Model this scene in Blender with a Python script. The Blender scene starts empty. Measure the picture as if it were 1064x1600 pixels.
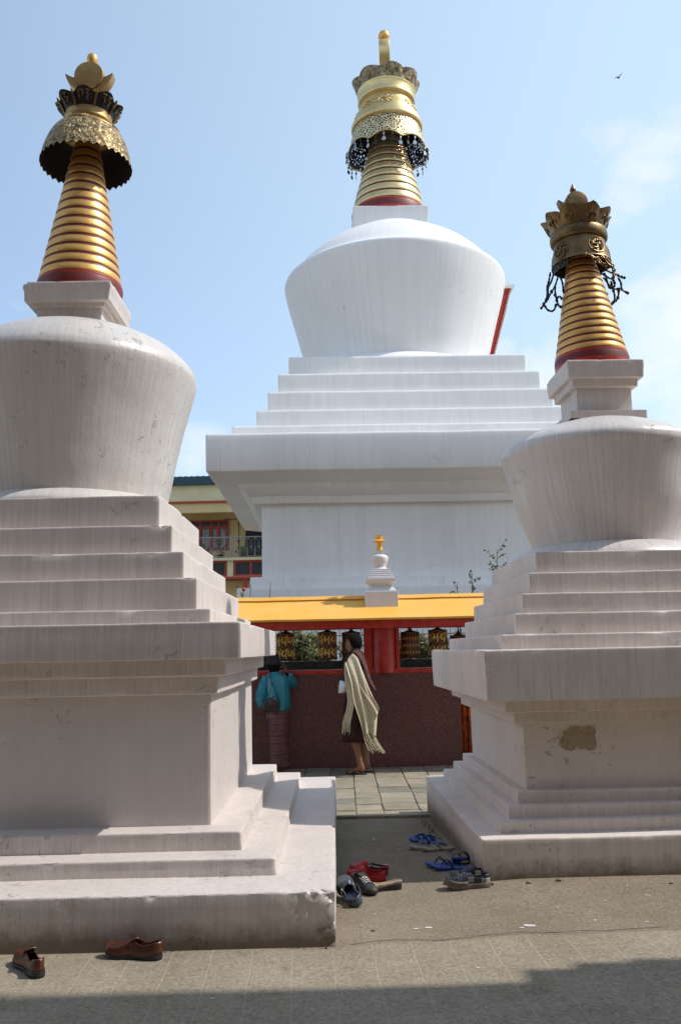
EXPO=0.45; SUNE=2.85; SUNAZ=1.2; SKYS=0.160; SKYDUST=1.2; HAZE=.62; HAZE0=.28; CLB=.52; HZB=.70; HRZ=10.2; MHH=12.0
import bpy, bmesh, math, random
from math import sin, cos, pi, radians as R, sqrt, atan2, exp
from mathutils import Vector, Matrix, noise
random.seed(7)
SC = bpy.context.scene
COL = SC.collection

# ---------------------------------------------------------------- camera
cam_d = bpy.data.cameras.new('camera'); cam = bpy.data.objects.new('camera', cam_d); COL.objects.link(cam)
SC.camera = cam
cam_d.sensor_fit = 'VERTICAL'; cam_d.sensor_height = 24.0
cam_d.lens = 24.0 * 1335.0 / 1600.0
cam_d.clip_end = 3000; cam_d.clip_start = 0.05
PITCH, ROLL = 0.15963, 0.02087
fw = Vector((0, cos(PITCH), sin(PITCH))); rt = Vector((1, 0, 0)); up = rt.cross(fw)
cr, sr = cos(ROLL), sin(ROLL)
# image-plane roll: camera turned clockwise by ROLL
rt2 = rt * cr - up * sr; up2 = rt * sr + up * cr
m = Matrix((rt2, up2, -fw)).transposed().to_4x4(); m.translation = Vector((0, 0, 1.5))
cam.matrix_world = m

# ---------------------------------------------------------------- light
SUN_EL = R(50)
SC.view_settings.view_transform = 'Standard'; SC.view_settings.look = 'None'
SC.view_settings.exposure = EXPO; SC.view_settings.gamma = 1
SC.render.engine = 'CYCLES'; SC.cycles.max_bounces = 8; SC.cycles.diffuse_bounces = 5
SC.cycles.use_denoising = True
sun_d = bpy.data.lights.new('sun', 'SUN'); sun_d.energy = SUNE; sun_d.angle = R(0.53); sun_d.color = (1, .955, .88)
sun = bpy.data.objects.new('sun', sun_d); COL.objects.link(sun); sun.rotation_euler = (0, R(90) - SUN_EL, R(SUNAZ)); sun.location = (20, 0, 30)

W = bpy.data.worlds.new('World'); SC.world = W; W.use_nodes = True
nt = W.node_tree; nt.nodes.clear()
def nd(nt, t, **k):
    n = nt.nodes.new(t)
    for a, b in k.items():
        if a.startswith('i_'): n.inputs[a[2:].replace('_', ' ')].default_value = b
        else: setattr(n, a, b)
    return n
sky = nd(nt, 'ShaderNodeTexSky', sky_type='NISHITA', sun_disc=False, sun_elevation=SUN_EL, sun_rotation=R(90 - SUNAZ), altitude=1500, air_density=1.0, dust_density=SKYDUST, ozone_density=1.0)
bg = nd(nt, 'ShaderNodeBackground'); bg.inputs['Strength'].default_value = SKYS
ow = nd(nt, 'ShaderNodeOutputWorld')
tc = nd(nt, 'ShaderNodeTexCoord')
nrm = nd(nt, 'ShaderNodeVectorMath', operation='NORMALIZE'); nt.links.new(tc.outputs['Generated'], nrm.inputs[0])
# stretched direction noise: cloud wisps
mp = nd(nt, 'ShaderNodeMapping'); mp.inputs['Scale'].default_value = (1, 1, 1.7); nt.links.new(nrm.outputs[0], mp.inputs[0])
n1 = nd(nt, 'ShaderNodeTexNoise'); n1.inputs['Scale'].default_value = 7.5; n1.inputs['Detail'].default_value = 9; n1.inputs['Roughness'].default_value = .58; n1.inputs['Distortion'].default_value = .35
nt.links.new(mp.outputs[0], n1.inputs['Vector'])
tot = None
def mth(op, a, b=None, clamp=False):
    n = nt.nodes.new('ShaderNodeMath'); n.operation = op; n.use_clamp = clamp
    for i, v in enumerate((a, b)):
        if v is None: continue
        if isinstance(v, (int, float)): n.inputs[i].default_value = v
        else: nt.links.new(v, n.inputs[i])
    return n.outputs[0]
# cloud banks: direction, angular radius, strength
BANKS = [((.325, .809, .49), .085, .62), ((.31, .829, .465), .06, .55), ((.354, .885, .303), .10, .9), ((.39, .86, .33), .12, .9), ((.235, .922, .305), .055, .9), ((.185, .925, .325), .03, .7),
         ((-.165, .962, .215), .07, .6), ((-.40, .90, .15), .2, .5), ((.9, .1, .42), .5, .8), ((-.8, -.4, .35), .6, .8), ((.1, -.9, .4), .6, .8)]
for d, rad, st in BANKS:
    dd = Vector(d).normalized()
    dp = nd(nt, 'ShaderNodeVectorMath', operation='DOT_PRODUCT'); nt.links.new(nrm.outputs[0], dp.inputs[0]); dp.inputs[1].default_value = dd
    a = mth('SUBTRACT', 1.0, dp.outputs['Value'])          # 1-cos
    a = mth('DIVIDE', a, rad * rad * .5)
    a = mth('SUBTRACT', 1.0, a, True)
    a = mth('MULTIPLY', a, st)
    tot = a if tot is None else mth('MAXIMUM', tot, a)
c = mth('ADD', n1.outputs['Fac'], mth('MULTIPLY', tot, .42))
c = mth('SUBTRACT', c, .66); c = mth('MULTIPLY', c, 3.2, True)
c = mth('MULTIPLY', c, .85)
# thin high haze that whitens towards the sun side
dp = nd(nt, 'ShaderNodeVectorMath', operation='DOT_PRODUCT'); nt.links.new(nrm.outputs[0], dp.inputs[0]); dp.inputs[1].default_value = Vector((.75, .45, .35)).normalized()
hz = mth('MULTIPLY', mth('SUBTRACT', dp.outputs['Value'], .25, True), HAZE)
hz = mth('ADD', hz, HAZE0)
mx0 = nd(nt, 'ShaderNodeMix', data_type='RGBA'); nt.links.new(hz, mx0.inputs[0]); nt.links.new(sky.outputs[0], mx0.inputs[6]); mx0.inputs[7].default_value = (5.3*HZB, 6.75*HZB, 7.9*HZB, 1)
mx = nd(nt, 'ShaderNodeMix', data_type='RGBA'); nt.links.new(c, mx.inputs[0]); nt.links.new(mx0.outputs[2], mx.inputs[6]); mx.inputs[7].default_value = (9.0*CLB, 9.2*CLB, 9.4*CLB, 1)
nt.links.new(mx.outputs[2], bg.inputs['Color']); nt.links.new(bg.outputs[0], ow.inputs['Surface'])

# ---------------------------------------------------------------- helpers
def link(o, parent=None):
    COL.objects.link(o)
    if parent: o.parent = parent
    return o
def tag(o, label=None, cat=None, group=None, kind=None):
    if label: o['label'] = label
    if cat: o['category'] = cat
    if group: o['group'] = group
    if kind: o['kind'] = kind
    return o
def thing(name, label, cat, loc=(0, 0, 0), rz=0, group=None, rot=None):
    o = bpy.data.objects.new(name, None); o.empty_display_size = .2; link(o)
    o.location = loc; o.rotation_euler = rot if rot else (0, 0, rz)
    return tag(o, label, cat, group)
class MB:
    def __init__(s): s.v = []; s.f = []; s.mi = []; s.m = 0
    def add(s, vs, fs):
        b = len(s.v); s.v += [tuple(p) for p in vs]; s.f += [tuple(i + b for i in f) for f in fs]; s.mi += [s.m] * len(fs); return b
    def box(s, x0, x1, y0, y1, z0, z1):
        s.add([(x0,y0,z0),(x1,y0,z0),(x1,y1,z0),(x0,y1,z0),(x0,y0,z1),(x1,y0,z1),(x1,y1,z1),(x0,y1,z1)],
              [(0,3,2,1),(4,5,6,7),(0,1,5,4),(1,2,6,5),(2,3,7,6),(3,0,4,7)])
    def grid(s, rows, closed_u=False, closed_v=False):
        n = len(rows); k = len(rows[0]); vs = [p for r in rows for p in r]; fs = []
        for i in range(n if closed_v else n - 1):
            for j in range(k if closed_u else k - 1):
                a = i * k + j; b = i * k + (j + 1) % k; c = ((i + 1) % n) * k + (j + 1) % k; d = ((i + 1) % n) * k + j
                fs.append((a, b, c, d))
        return s.add(vs, fs)
    def cap(s, ring, flip=False):
        b = len(s.v); s.v += [tuple(p) for p in ring]; f = tuple(range(b, b + len(ring)))
        s.f.append(f[::-1] if flip else f); s.mi.append(s.m)
    def tube(s, pts, r, n=8, caps=True):
        pts = [Vector(p) for p in pts]; rr = r if isinstance(r, (list, tuple)) else [r] * len(pts)
        rows = []; prev = None
        for i, p in enumerate(pts):
            t = (pts[min(i + 1, len(pts) - 1)] - pts[max(i - 1, 0)])
            if t.length < 1e-9: t = Vector((0, 0, 1))
            t.normalize()
            a = Vector((0, 0, 1)) if abs(t.z) < .95 else Vector((0, 1, 0))
            if prev is None: u = t.cross(a).normalized()
            else:
                u = prev - t * prev.dot(t)
                u = u.normalized() if u.length > 1e-6 else t.cross(a).normalized()
            prev = u; w = t.cross(u)
            rows.append([p + (u * cos(2 * pi * j / n) + w * sin(2 * pi * j / n)) * rr[i] for j in range(n)])
        s.grid(rows, closed_u=True)
        if caps: s.cap(rows[0], True); s.cap(rows[-1])
    def ball(s, c, r, n=10, sc=(1, 1, 1)):
        c = Vector(c); rows = []
        for i in range(n + 1):
            a = -pi / 2 + pi * i / n; a = max(-pi/2 + .02, min(pi/2 - .02, a))
            rows.append([c + Vector((r * sc[0] * cos(a) * cos(2*pi*j/(2*n)), r * sc[1] * cos(a) * sin(2*pi*j/(2*n)), r * sc[2] * sin(a))) for j in range(2 * n)])
        s.grid(rows, closed_u=True); s.cap(rows[0], True); s.cap(rows[-1])
    def build(s, name, mats, parent=None, smooth=True, ang=38, loc=None):
        me = bpy.data.meshes.new(name); me.from_pydata(s.v, [], s.f)
        if not isinstance(mats, (list, tuple)): mats = [mats]
        for mt in mats: me.materials.append(mt)
        me.polygons.foreach_set('material_index', s.mi)
        if smooth:
            me.polygons.foreach_set('use_smooth', [True] * len(me.polygons)); me.set_sharp_from_angle(angle=R(ang))
        me.update(); o = bpy.data.objects.new(name, me); link(o, parent)
        if loc: o.location = loc
        return o
def copy_tree(o, parent=None):
    c = o.copy(); link(c); c.parent = parent if parent else o.parent
    for ch in o.children: copy_tree(ch, c)
    return c
def fb(x, y, z, o=3):
    return noise.fractal(Vector((x, y, z)), 1.0, 2.0, o)

def sq_lathe(mb, prof, lean=None, seed=0, step=.05, cr=.012, close=True):
    """square ring swept around a profile of (half width, z, chip amplitude)"""
    wm = max(p[0] for p in prof)
    n = max(4, int(2 * wm / step))
    ts = [-1 + 2 * i / n for i in range(1, n)]
    e = cr / wm
    per = []
    for sidx in range(4):
        a = sidx * pi / 2
        side = [(-1 + e, -1), (-1 + 2 * e, -1)] + [(t, -1) for t in ts if abs(t) < 1 - 2.6 * e] + [(1 - 2 * e, -1), (1 - e, -1), (1 - e * .3, -1 + e * .3)]
        for (x, y) in side: per.append((x * round(cos(a)) - y * round(sin(a)), x * round(sin(a)) + y * round(cos(a))))
    rows = []
    for q in prof:
        w, z = q[0], q[1]; c = q[2] if len(q) > 2 else 0
        row = []
        for (ux, uy) in per:
            x, y, zz = ux * w, uy * w, z
            if c:
                k = min(abs(ux), abs(uy)); corner = 1 + 1.6 * max(0, (k - (1 - .10 / wm)) * wm / .10)
                nn = fb(x * 9 + seed, y * 9, z * 9 + seed * .3, 4) + .45 * fb(x * 34, y * 34 + seed, z * 34, 2)
                d = c * corner * (max(0, nn - .42) * 1.6 + .05 * nn + .03)
                x -= ux * d; y -= uy * d; zz -= d * .7
            wb = (.0035 if wm < 3 else .014) * min(1, w / 1.0); wq = 1.1 if wm < 3 else .45
            q_ = fb(x * wq + seed * 2, y * wq, seed, 2); x += ux * wb * q_; y += uy * wb * q_
            if c or len(q) < 3: zz += wb * .9 * fb(x * wq * 1.3, y * wq * 1.3 + seed, 3 + seed, 2)
            if lean: lx, ly = lean(z); x += lx; y += ly
            row.append((x, y, zz))
        rows.append(row)
    mb.grid(rows, closed_u=True)
    if close: mb.cap(rows[-1])
def edge(w, z, c=.016, wi=None, dn=.05):
    """rounded, slightly chipped top edge of a tier at half width w, then the top surface in to wi"""
    return [(w, z - dn), (w, z - .016, c * .3), (w, z - .010, c * .6), (w - .0008, z - .004, c), (w - .004, z - .0004, c), (w - .009, z, c * .7), (w - .02, z, c * .3), (w - .05, z)] + ([(wi, z)] if wi else [])
def uedge(w, z, c=.008):
    return [(w - .03, z), (w - .006, z, 0), (w, z + .006, c * .6), (w, z + .03)]
def lathe(mb, prof, n=64, lean=None, a0=0, a1=2 * pi, cap0=False, cap1=False, rf=None):
    rows = []; full = abs(a1 - a0 - 2 * pi) < 1e-6
    for (r, z) in prof:
        lx, ly = lean(z) if lean else (0, 0); row = []
        for j in range(n if full else n + 1):
            a = a0 + (a1 - a0) * j / n; q = r + (rf(a, z) if rf else 0)
            row.append((q * cos(a) + lx, q * sin(a) + ly, z))
        rows.append(row)
    mb.grid(rows, closed_u=full)
    if cap0: mb.cap(rows[0], True)
    if cap1: mb.cap(rows[-1])
def smooth_prof(pts, k=5):
    """Catmull-Rom through profile points"""
    out = []
    P = [pts[0]] + list(pts) + [pts[-1]]
    for i in range(1, len(P) - 2):
        for j in range(k):
            t = j / k; p0, p1, p2, p3 = P[i-1], P[i], P[i+1], P[i+2]
            out.append(tuple(.5 * ((2*p1[c]) + (-p0[c]+p2[c])*t + (2*p0[c]-5*p1[c]+4*p2[c]-p3[c])*t*t + (-p0[c]+3*p1[c]-3*p2[c]+p3[c])*t**3) for c in range(len(p1))))
    out.append(tuple(pts[-1])); return out
# ---------------------------------------------------------------- materials
class MT:
    def __init__(s, name, rough=.6, metal=0, spec=.5):
        s.m = bpy.data.materials.new(name); s.m.use_nodes = True; s.t = s.m.node_tree; s.b = s.t.nodes['Principled BSDF']
        s.b.inputs['Roughness'].default_value = rough; s.b.inputs['Metallic'].default_value = metal; s.b.inputs['Specular IOR Level'].default_value = spec
        s.tc = s.t.nodes.new('ShaderNodeTexCoord')
    def n(s, t, **k): return nd(s.t, t, **k)
    def l(s, a, b): s.t.links.new(a, b)
    def noise(s, sc=(1, 1, 1), scale=5, det=4, rough=.55, dist=0, coord='Object', out='Fac'):
        mp = s.n('ShaderNodeMapping'); mp.inputs['Scale'].default_value = sc; s.l(s.tc.outputs[coord], mp.inputs[0])
        n = s.n('ShaderNodeTexNoise'); n.inputs['Scale'].default_value = scale; n.inputs['Detail'].default_value = det; n.inputs['Roughness'].default_value = rough; n.inputs['Distortion'].default_value = dist
        s.l(mp.outputs[0], n.inputs['Vector']); return n.outputs[out]
    def voro(s, sc=(1, 1, 1), scale=5, feat='F1', out='Distance', coord='Object', rnd=1):
        mp = s.n('ShaderNodeMapping'); mp.inputs['Scale'].default_value = sc; s.l(s.tc.outputs[coord], mp.inputs[0])
        n = s.n('ShaderNodeTexVoronoi', feature=feat); n.inputs['Scale'].default_value = scale; n.inputs['Randomness'].default_value = rnd
        s.l(mp.outputs[0], n.inputs['Vector']); return n.outputs[out]
    def rng(s, v, a, b, c=0., d=1.):
        n = s.n('ShaderNodeMapRange'); n.inputs[1].default_value = a; n.inputs[2].default_value = b; n.inputs[3].default_value = c; n.inputs[4].default_value = d
        s.l(v, n.inputs[0]); return n.outputs[0]
    def math(s, op, a, b=0, clamp=False):
        n = s.n('ShaderNodeMath', operation=op, use_clamp=clamp)
        for i, v in enumerate((a, b)):
            if isinstance(v, (int, float)): n.inputs[i].default_value = v
            else: s.l(v, n.inputs[i])
        return n.outputs[0]
    def mix(s, f, a, b, bt='MIX'):
        n = s.n('ShaderNodeMix', data_type='RGBA', blend_type=bt)
        for i, v in ((0, f), (6, a), (7, b)):
            if isinstance(v, (int, float)): n.inputs[i].default_value = v
            elif isinstance(v, tuple): n.inputs[i].default_value = (*v[:3], 1)
            else: s.l(v, n.inputs[i])
        return n.outputs[2]
    def sep(s, coord='Object'):
        n = s.n('ShaderNodeSeparateXYZ'); s.l(s.tc.outputs[coord], n.inputs[0]); return n.outputs
    def col(s, v):
        if isinstance(v, tuple): s.b.inputs['Base Color'].default_value = (*v[:3], 1)
        else: s.l(v, s.b.inputs['Base Color'])
    def rough(s, v): s.l(v, s.b.inputs['Roughness'])
    def bump(s, h, dist=.005, strength=1, prev=None):
        n = s.n('ShaderNodeBump'); n.inputs['Distance'].default_value = dist; n.inputs['Strength'].default_value = strength
        s.l(h, n.inputs['Height'])
        if prev is not None: s.l(prev, n.inputs['Normal'])
        s.l(n.outputs[0], s.b.inputs['Normal']); return n.outputs[0]

def plain(name, c, rough=.6, metal=0, var=.15, sc=20, bump=.0):
    m = MT(name, rough, metal)
    d = tuple(v * (1 - var) for v in c); e = tuple(min(1, v * (1 + var)) for v in c)
    n = m.noise(scale=sc, det=3); m.col(m.mix(m.rng(n, .3, .7), d, e))
    if bump: m.bump(m.noise(scale=sc * 3, det=3), bump)
    return m.m

def plaster(name, S=1.0, base=(.80, .775, .755), strk=(.50, .48, .465), sstr=.5, dirt=.35, rough=.5, bumpk=1.0, grime=True, dark=None, peel=0, cyl=0):
    """whitewashed plaster; S = size factor of the brush streaks"""
    m = MT(name, rough, 0, .45)
    if cyl:   # brush strokes follow the meridians of a round body of radius cyl
        X, Y, Z = m.sep(); an = m.n('ShaderNodeMath', operation='ARCTAN2'); m.l(X, an.inputs[0]); m.l(m.math('MULTIPLY', Y, -1), an.inputs[1])
        cb = m.n('ShaderNodeCombineXYZ'); m.l(m.math('MULTIPLY', an.outputs[0], cyl), cb.inputs[0]); m.l(Z, cb.inputs[2])
        def cn(sc, scale, det, rg):
            mp = m.n('ShaderNodeMapping'); mp.inputs['Scale'].default_value = sc; m.l(cb.outputs[0], mp.inputs[0]); q = m.n('ShaderNodeTexNoise'); q.inputs['Scale'].default_value = scale; q.inputs['Detail'].default_value = det; q.inputs['Roughness'].default_value = rg; m.l(mp.outputs[0], q.inputs['Vector']); return q.outputs['Fac']
        a = cn((18/S, 1, .35/S), 1.6, 6, .7); b = cn((50/S, 1, .6/S), 2.2, 4, .65)
    else:
        a = m.noise(sc=(16/S, 16/S, .45/S), scale=1.6, det=6, rough=.7)
        b = m.noise(sc=(46/S, 46/S, .8/S), scale=2.2, det=4, rough=.65)
    st = m.math('MULTIPLY', m.rng(a, .42, .72), sstr); st2 = m.math('MULTIPLY', m.rng(b, .46, .70), sstr * 1.0)
    big = m.noise(sc=(1/S, 1/S, .8/S), scale=1.4, det=5, rough=.65)
    c = m.mix(st, base, strk); c = m.mix(st2, c, tuple(v * 1.05 for v in strk))
    c = m.mix(m.math('MULTIPLY', m.rng(big, .42, .75), dirt), c, tuple(v * .92 for v in strk))
    # thin run-off lines
    ln = m.noise(sc=(60/S, 60/S, .25/S), scale=1.0, det=1); msk = m.noise(sc=(2/S, 2/S, 1/S), scale=1.6, det=3)
    lf = m.math('MULTIPLY', m.rng(ln, .72, .78), m.rng(msk, .5, .62)); c = m.mix(m.math('MULTIPLY', lf, .5), c, (.22, .20, .18))
    # small scuffs
    sc_ = m.noise(scale=9/S, det=6, rough=.75, dist=1.2); c = m.mix(m.math('MULTIPLY', m.rng(sc_, .70, .78), .12 if cyl else .28), c, (.42, .38, .35))
    if grime:
        z = m.sep()[2]; g = m.math('MULTIPLY', m.rng(m.math('ADD', z, m.math('MULTIPLY', m.noise(scale=9, det=5, rough=.7), -.16)), .075, -.045), 1.0); g = m.math('MULTIPLY', g, .9)
        c = m.mix(g, c, (.15, .11, .075))
    if dark: c = m.mix(1.0, c, dark, 'MULTIPLY')
    m.col(c)
    lump = m.noise(scale=3.2/S, det=4, rough=.55); fine = m.noise(scale=42/S, det=5, rough=.65); br = b
    n1 = m.bump(lump, .016 * bumpk * S, .5)
    n2 = m.bump(fine, .003 * bumpk * S, .5, n1)
    n3 = m.bump(br, .003 * bumpk * S, .5, n2)
    # raised paint curls / flakes
    pk = m.noise(scale=13/S, det=7, rough=.7, dist=.7); pm = m.noise(scale=1.7/S, det=2)
    pf = m.math('MULTIPLY', m.rng(pk, .60, .64), m.rng(pm, .57 - peel, .66 - peel))
    n4 = m.bump(pf, .008 * bumpk * S, .8, n3)
    m.rough(m.rng(fine, .3, .7, rough - .08, rough + .12))
    return m.m

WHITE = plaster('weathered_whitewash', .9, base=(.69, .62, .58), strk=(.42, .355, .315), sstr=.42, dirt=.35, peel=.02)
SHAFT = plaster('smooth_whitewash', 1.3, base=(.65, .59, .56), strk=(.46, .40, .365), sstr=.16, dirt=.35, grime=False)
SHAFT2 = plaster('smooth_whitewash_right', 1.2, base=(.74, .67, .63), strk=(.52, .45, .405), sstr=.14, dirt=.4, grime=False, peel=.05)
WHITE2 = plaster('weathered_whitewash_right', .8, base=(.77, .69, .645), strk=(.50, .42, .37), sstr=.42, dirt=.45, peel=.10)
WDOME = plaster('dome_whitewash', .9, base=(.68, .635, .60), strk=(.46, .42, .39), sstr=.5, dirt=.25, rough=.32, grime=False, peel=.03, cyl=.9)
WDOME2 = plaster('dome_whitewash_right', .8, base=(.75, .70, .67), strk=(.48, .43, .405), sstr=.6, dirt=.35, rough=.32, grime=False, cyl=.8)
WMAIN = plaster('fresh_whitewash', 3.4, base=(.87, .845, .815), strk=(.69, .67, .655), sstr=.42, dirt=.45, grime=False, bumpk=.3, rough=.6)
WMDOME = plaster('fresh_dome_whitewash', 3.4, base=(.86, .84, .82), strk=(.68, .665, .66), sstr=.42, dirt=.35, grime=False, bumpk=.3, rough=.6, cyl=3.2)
WSMALL = plaster('small_whitewash', .4, base=(.70, .665, .65), strk=(.54, .50, .48), sstr=.3, dirt=.2, grime=False, bumpk=.4)

def gold(name, c=(.80, .55, .20), rough=.34, tarn=(.33, .22, .09), amt=.4, eng=0, scale=20, metal=.85):
    m = MT(name, rough, metal)
    n = m.noise(scale=scale * .3, det=5, rough=.7); n2 = m.noise(scale=scale * 1.8, det=3)
    cc = m.mix(m.math('MULTIPLY', m.rng(n, .4, .75), amt), c, tarn); cc = m.mix(m.math('MULTIPLY', m.rng(n2, .6, .75), amt), cc, tuple(v * .8 for v in tarn))
    nb = m.bump(n2, .002, .5)
    if eng:
        v = m.voro(scale=eng, feat='SMOOTH_F1'); w = m.voro(scale=eng * .55, feat='F1')
        cm = m.rng(m.noise(scale=eng * .7, det=3, dist=2.2), .45, .55, 0, .8)
        h = m.math('ADD', m.rng(v, .1, .6, 1, 0), cm)
        m.bump(h, .02 * 12 / eng, .9, nb)
        cc = m.mix(m.math('MULTIPLY', m.rng(h, .9, .1), .7), cc, tuple(v * .28 for v in tarn))
    m.col(cc); m.rough(m.rng(n, .3, .8, rough - .07, rough + .2)); return m.m
GOLD = gold('gold_paint', (.80, .44, .12), .34, (.50, .27, .08), .35, metal=.6)
GOLD_M = gold('pale_gold_paint', (.74, .575, .28), .36, (.42, .29, .12), .5, scale=3)
GOLD_S = gold('satin_brass', (.50, .32, .125), .42, (.26, .155, .065), .5, scale=14)
BRASS_E = gold('embossed_brass', (.44, .33, .17), .48, (.14, .10, .055), .6, eng=26, scale=24)
BRASS_T = gold('tarnished_brass', (.27, .175, .075), .42, (.05, .036, .03), .85, scale=12)
BRASS_TE = gold('tarnished_embossed_brass', (.34, .23, .10), .45, (.05, .035, .03), .7, eng=24, scale=16)
BRASS_C = gold('weathered_carved_brass', (.52, .42, .26), .6, (.12, .09, .06), .8, eng=7, scale=6, metal=.5)
INNER = plain('near_black_inner_metal', (.012, .010, .014), .75)  # near-black colour for the inner faces of the canopies
DARKCROWN = plain('blackened_copper', (.03, .026, .034), .42, .6, .5, 40, .001)
IRON = plain('black_iron', (.02, .018, .018), .5, .3)
REDP = MT('red_enamel', .32); _n = REDP.noise(scale=9, det=5); REDP.col(REDP.mix(REDP.rng(_n, .35, .7), (.42, .018, .012), (.58, .05, .025))); REDP.bump(REDP.noise(scale=30), .001); REDP = REDP.m
GROOVE = plain('red_groove_paint', (.16, .013, .010), .5)
YELLOW = MT('yellow_limewash', .6); _n = YELLOW.noise(scale=2.2, det=6, rough=.65); YELLOW.col(YELLOW.mix(YELLOW.rng(_n, .35, .75), (.78, .40, .04), (.80, .46, .12))); YELLOW.bump(YELLOW.noise(scale=24, det=4), .004, .6); YELLOW = YELLOW.m
YFIN = plain('yellow_finial_paint', (.85, .42, .02), .45)
# perforated metal apron with real holes
def pierced(name, c, sc, hole=.42, metal=.8):
    m = MT(name, .4, metal); v = m.voro(scale=sc, feat='DISTANCE_TO_EDGE'); w = m.voro(scale=sc * .5, feat='F1')
    n = m.noise(scale=sc * .5); h = m.math('GREATER_THAN', m.math('ADD', v, m.math('MULTIPLY', n, .2)), hole)
    m.col(m.mix(m.rng(v, .0, .2), c, tuple(q * .6 for q in c))); m.bump(v, .02, .8)
    tr = m.n('ShaderNodeBsdfTransparent'); ms = m.n('ShaderNodeMixShader'); m.l(h, ms.inputs[0]); m.l(m.b.outputs[0], ms.inputs[1]); m.l(tr.outputs[0], ms.inputs[2])
    m.l(ms.outputs[0], m.t.nodes['Material Output'].inputs['Surface']); return m.m
PIERCED = pierced('pierced_gilt_apron', (.86, .70, .40), 13, .27)
PIERCED2 = pierced('pierced_dark_mesh', (.10, .08, .06), 60, .26)

def granite():
    m = MT('polished_brown_granite', .38, 0, .35)
    v = m.voro(scale=95, out='Color'); bw = m.n('ShaderNodeSeparateColor'); m.l(v, bw.inputs[0])
    n = m.noise(scale=60, det=3); big = m.noise(scale=1.1, det=3)
    c = m.mix(bw.outputs[0], (.075, .026, .022), (.21, .085, .07)); c = m.mix(m.rng(n, .62, .70), c, (.20, .14, .13)); c = m.mix(m.rng(n, .36, .28), c, (.012, .008, .008))
    c = m.mix(m.math('MULTIPLY', m.rng(big, .4, .7), .35), c, (.11, .05, .045)); m.col(c); m.bump(n, .0006, .4); return m.m
GRANITE = granite()
def concrete(name, a, b, joints=None, speck=True):
    m = MT(name, .85, 0, .3)
    n = m.noise(scale=1.6, det=7, rough=.7); f = m.noise(scale=55, det=4, rough=.7); g = m.noise(scale=9, det=6, rough=.7, dist=.6)
    c = m.mix(m.rng(n, .35, .68), a, b); c = m.mix(m.math('MULTIPLY', m.rng(f, .5, .66), .65), c, tuple(v * .5 for v in a)); c = m.mix(m.math('MULTIPLY', m.rng(f, .42, .30), .6), c, tuple(min(1, v * 1.7) for v in b))
    c = m.mix(m.math('MULTIPLY', m.rng(g, .56, .70), .35), c, tuple(v * .7 for v in a))
    nb = m.bump(g, .008, .6); nb = m.bump(f, .006, .8, nb)
    if speck:
        s = m.noise(scale=34, det=1); q = m.noise(scale=2, det=2); k = m.math('MULTIPLY', m.rng(s, .745, .765), m.rng(q, .45, .6)); c = m.mix(k, c, (.62, .58, .54))
    m.col(c); m.rough(m.rng(f, .3, .7, .78, .95)); return m, c, nb
_m, _c, _b = concrete('rough_concrete', (.200, .160, .112), (.275, .225, .165)); CONC = _m.m
# tiles: worn smooth screed with pale scored joints
_m, _c, _b = concrete('scored_screed', (.255, .210, .150), (.325, .272, .200), speck=False)
X, Y, Z = _m.sep(); wob = _m.math('MULTIPLY', _m.math('SUBTRACT', _m.noise(scale=6, det=2), .5), .02)
xs = _m.math('ADD', _m.math('ADD', X, _m.math('MULTIPLY', Y, .045)), wob)
fx = _m.math('ABSOLUTE', _m.math('SUBTRACT', _m.math('FRACT', _m.math('ADD', _m.math('DIVIDE', xs, .2), 50.38)), .5))
jx = _m.rng(fx, .468, .492)
ys = _m.math('ADD', _m.math('SUBTRACT', Y, _m.math('MULTIPLY', X, .14)), wob)
fy = _m.math('ABSOLUTE', _m.math('SUBTRACT', _m.math('FRACT', _m.math('ADD', _m.math('DIVIDE', ys, .62), 50.95)), .5))
jy = _m.math('MULTIPLY', _m.rng(fy, .488, .497), .55)
j = _m.math('MAXIMUM', jx, jy); dk = _m.math('MULTIPLY', _m.rng(fx, .45, .47), .25)
pt = _m.noise(scale=3.1, det=7, rough=.72, dist=.8); _c = _m.mix(_m.math('MULTIPLY', _m.rng(pt, .52, .66), .30), _c, (.38, .325, .24)); pd = _m.noise(scale=4.3, det=5, rough=.6); _c = _m.mix(_m.math('MULTIPLY', _m.rng(pd, .60, .70), .4), _c, (.12, .10, .075)); _c = _m.mix(_m.math('MULTIPLY', j, .5), _c, (.38, .33, .25)); _m.col(_c)
_m.bump(_m.math('SUBTRACT', _m.rng(fx, .475, .5, 0, -1), jy), .003, .5, _b); SCREED = _m.m
def stone():
    m = MT('split_stone_slabs', .8, 0, .3); at = m.n('ShaderNodeAttribute', attribute_name='tone')
    n = m.noise(scale=7, det=6, rough=.7); f = m.noise(scale=45, det=4)
    c = m.mix(at.outputs['Fac'], (.20, .185, .145), (.36, .30, .215)); c = m.mix(m.math('MULTIPLY', m.rng(n, .45, .7), .5), c, (.13, .125, .105)); c = m.mix(m.math('MULTIPLY', m.rng(f, .55, .75), .4), c, (.36, .32, .25))
    nb = m.bump(n, .012, .7); m.bump(f, .003, .6, nb); m.col(c); return m.m
STONE = stone()
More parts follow.
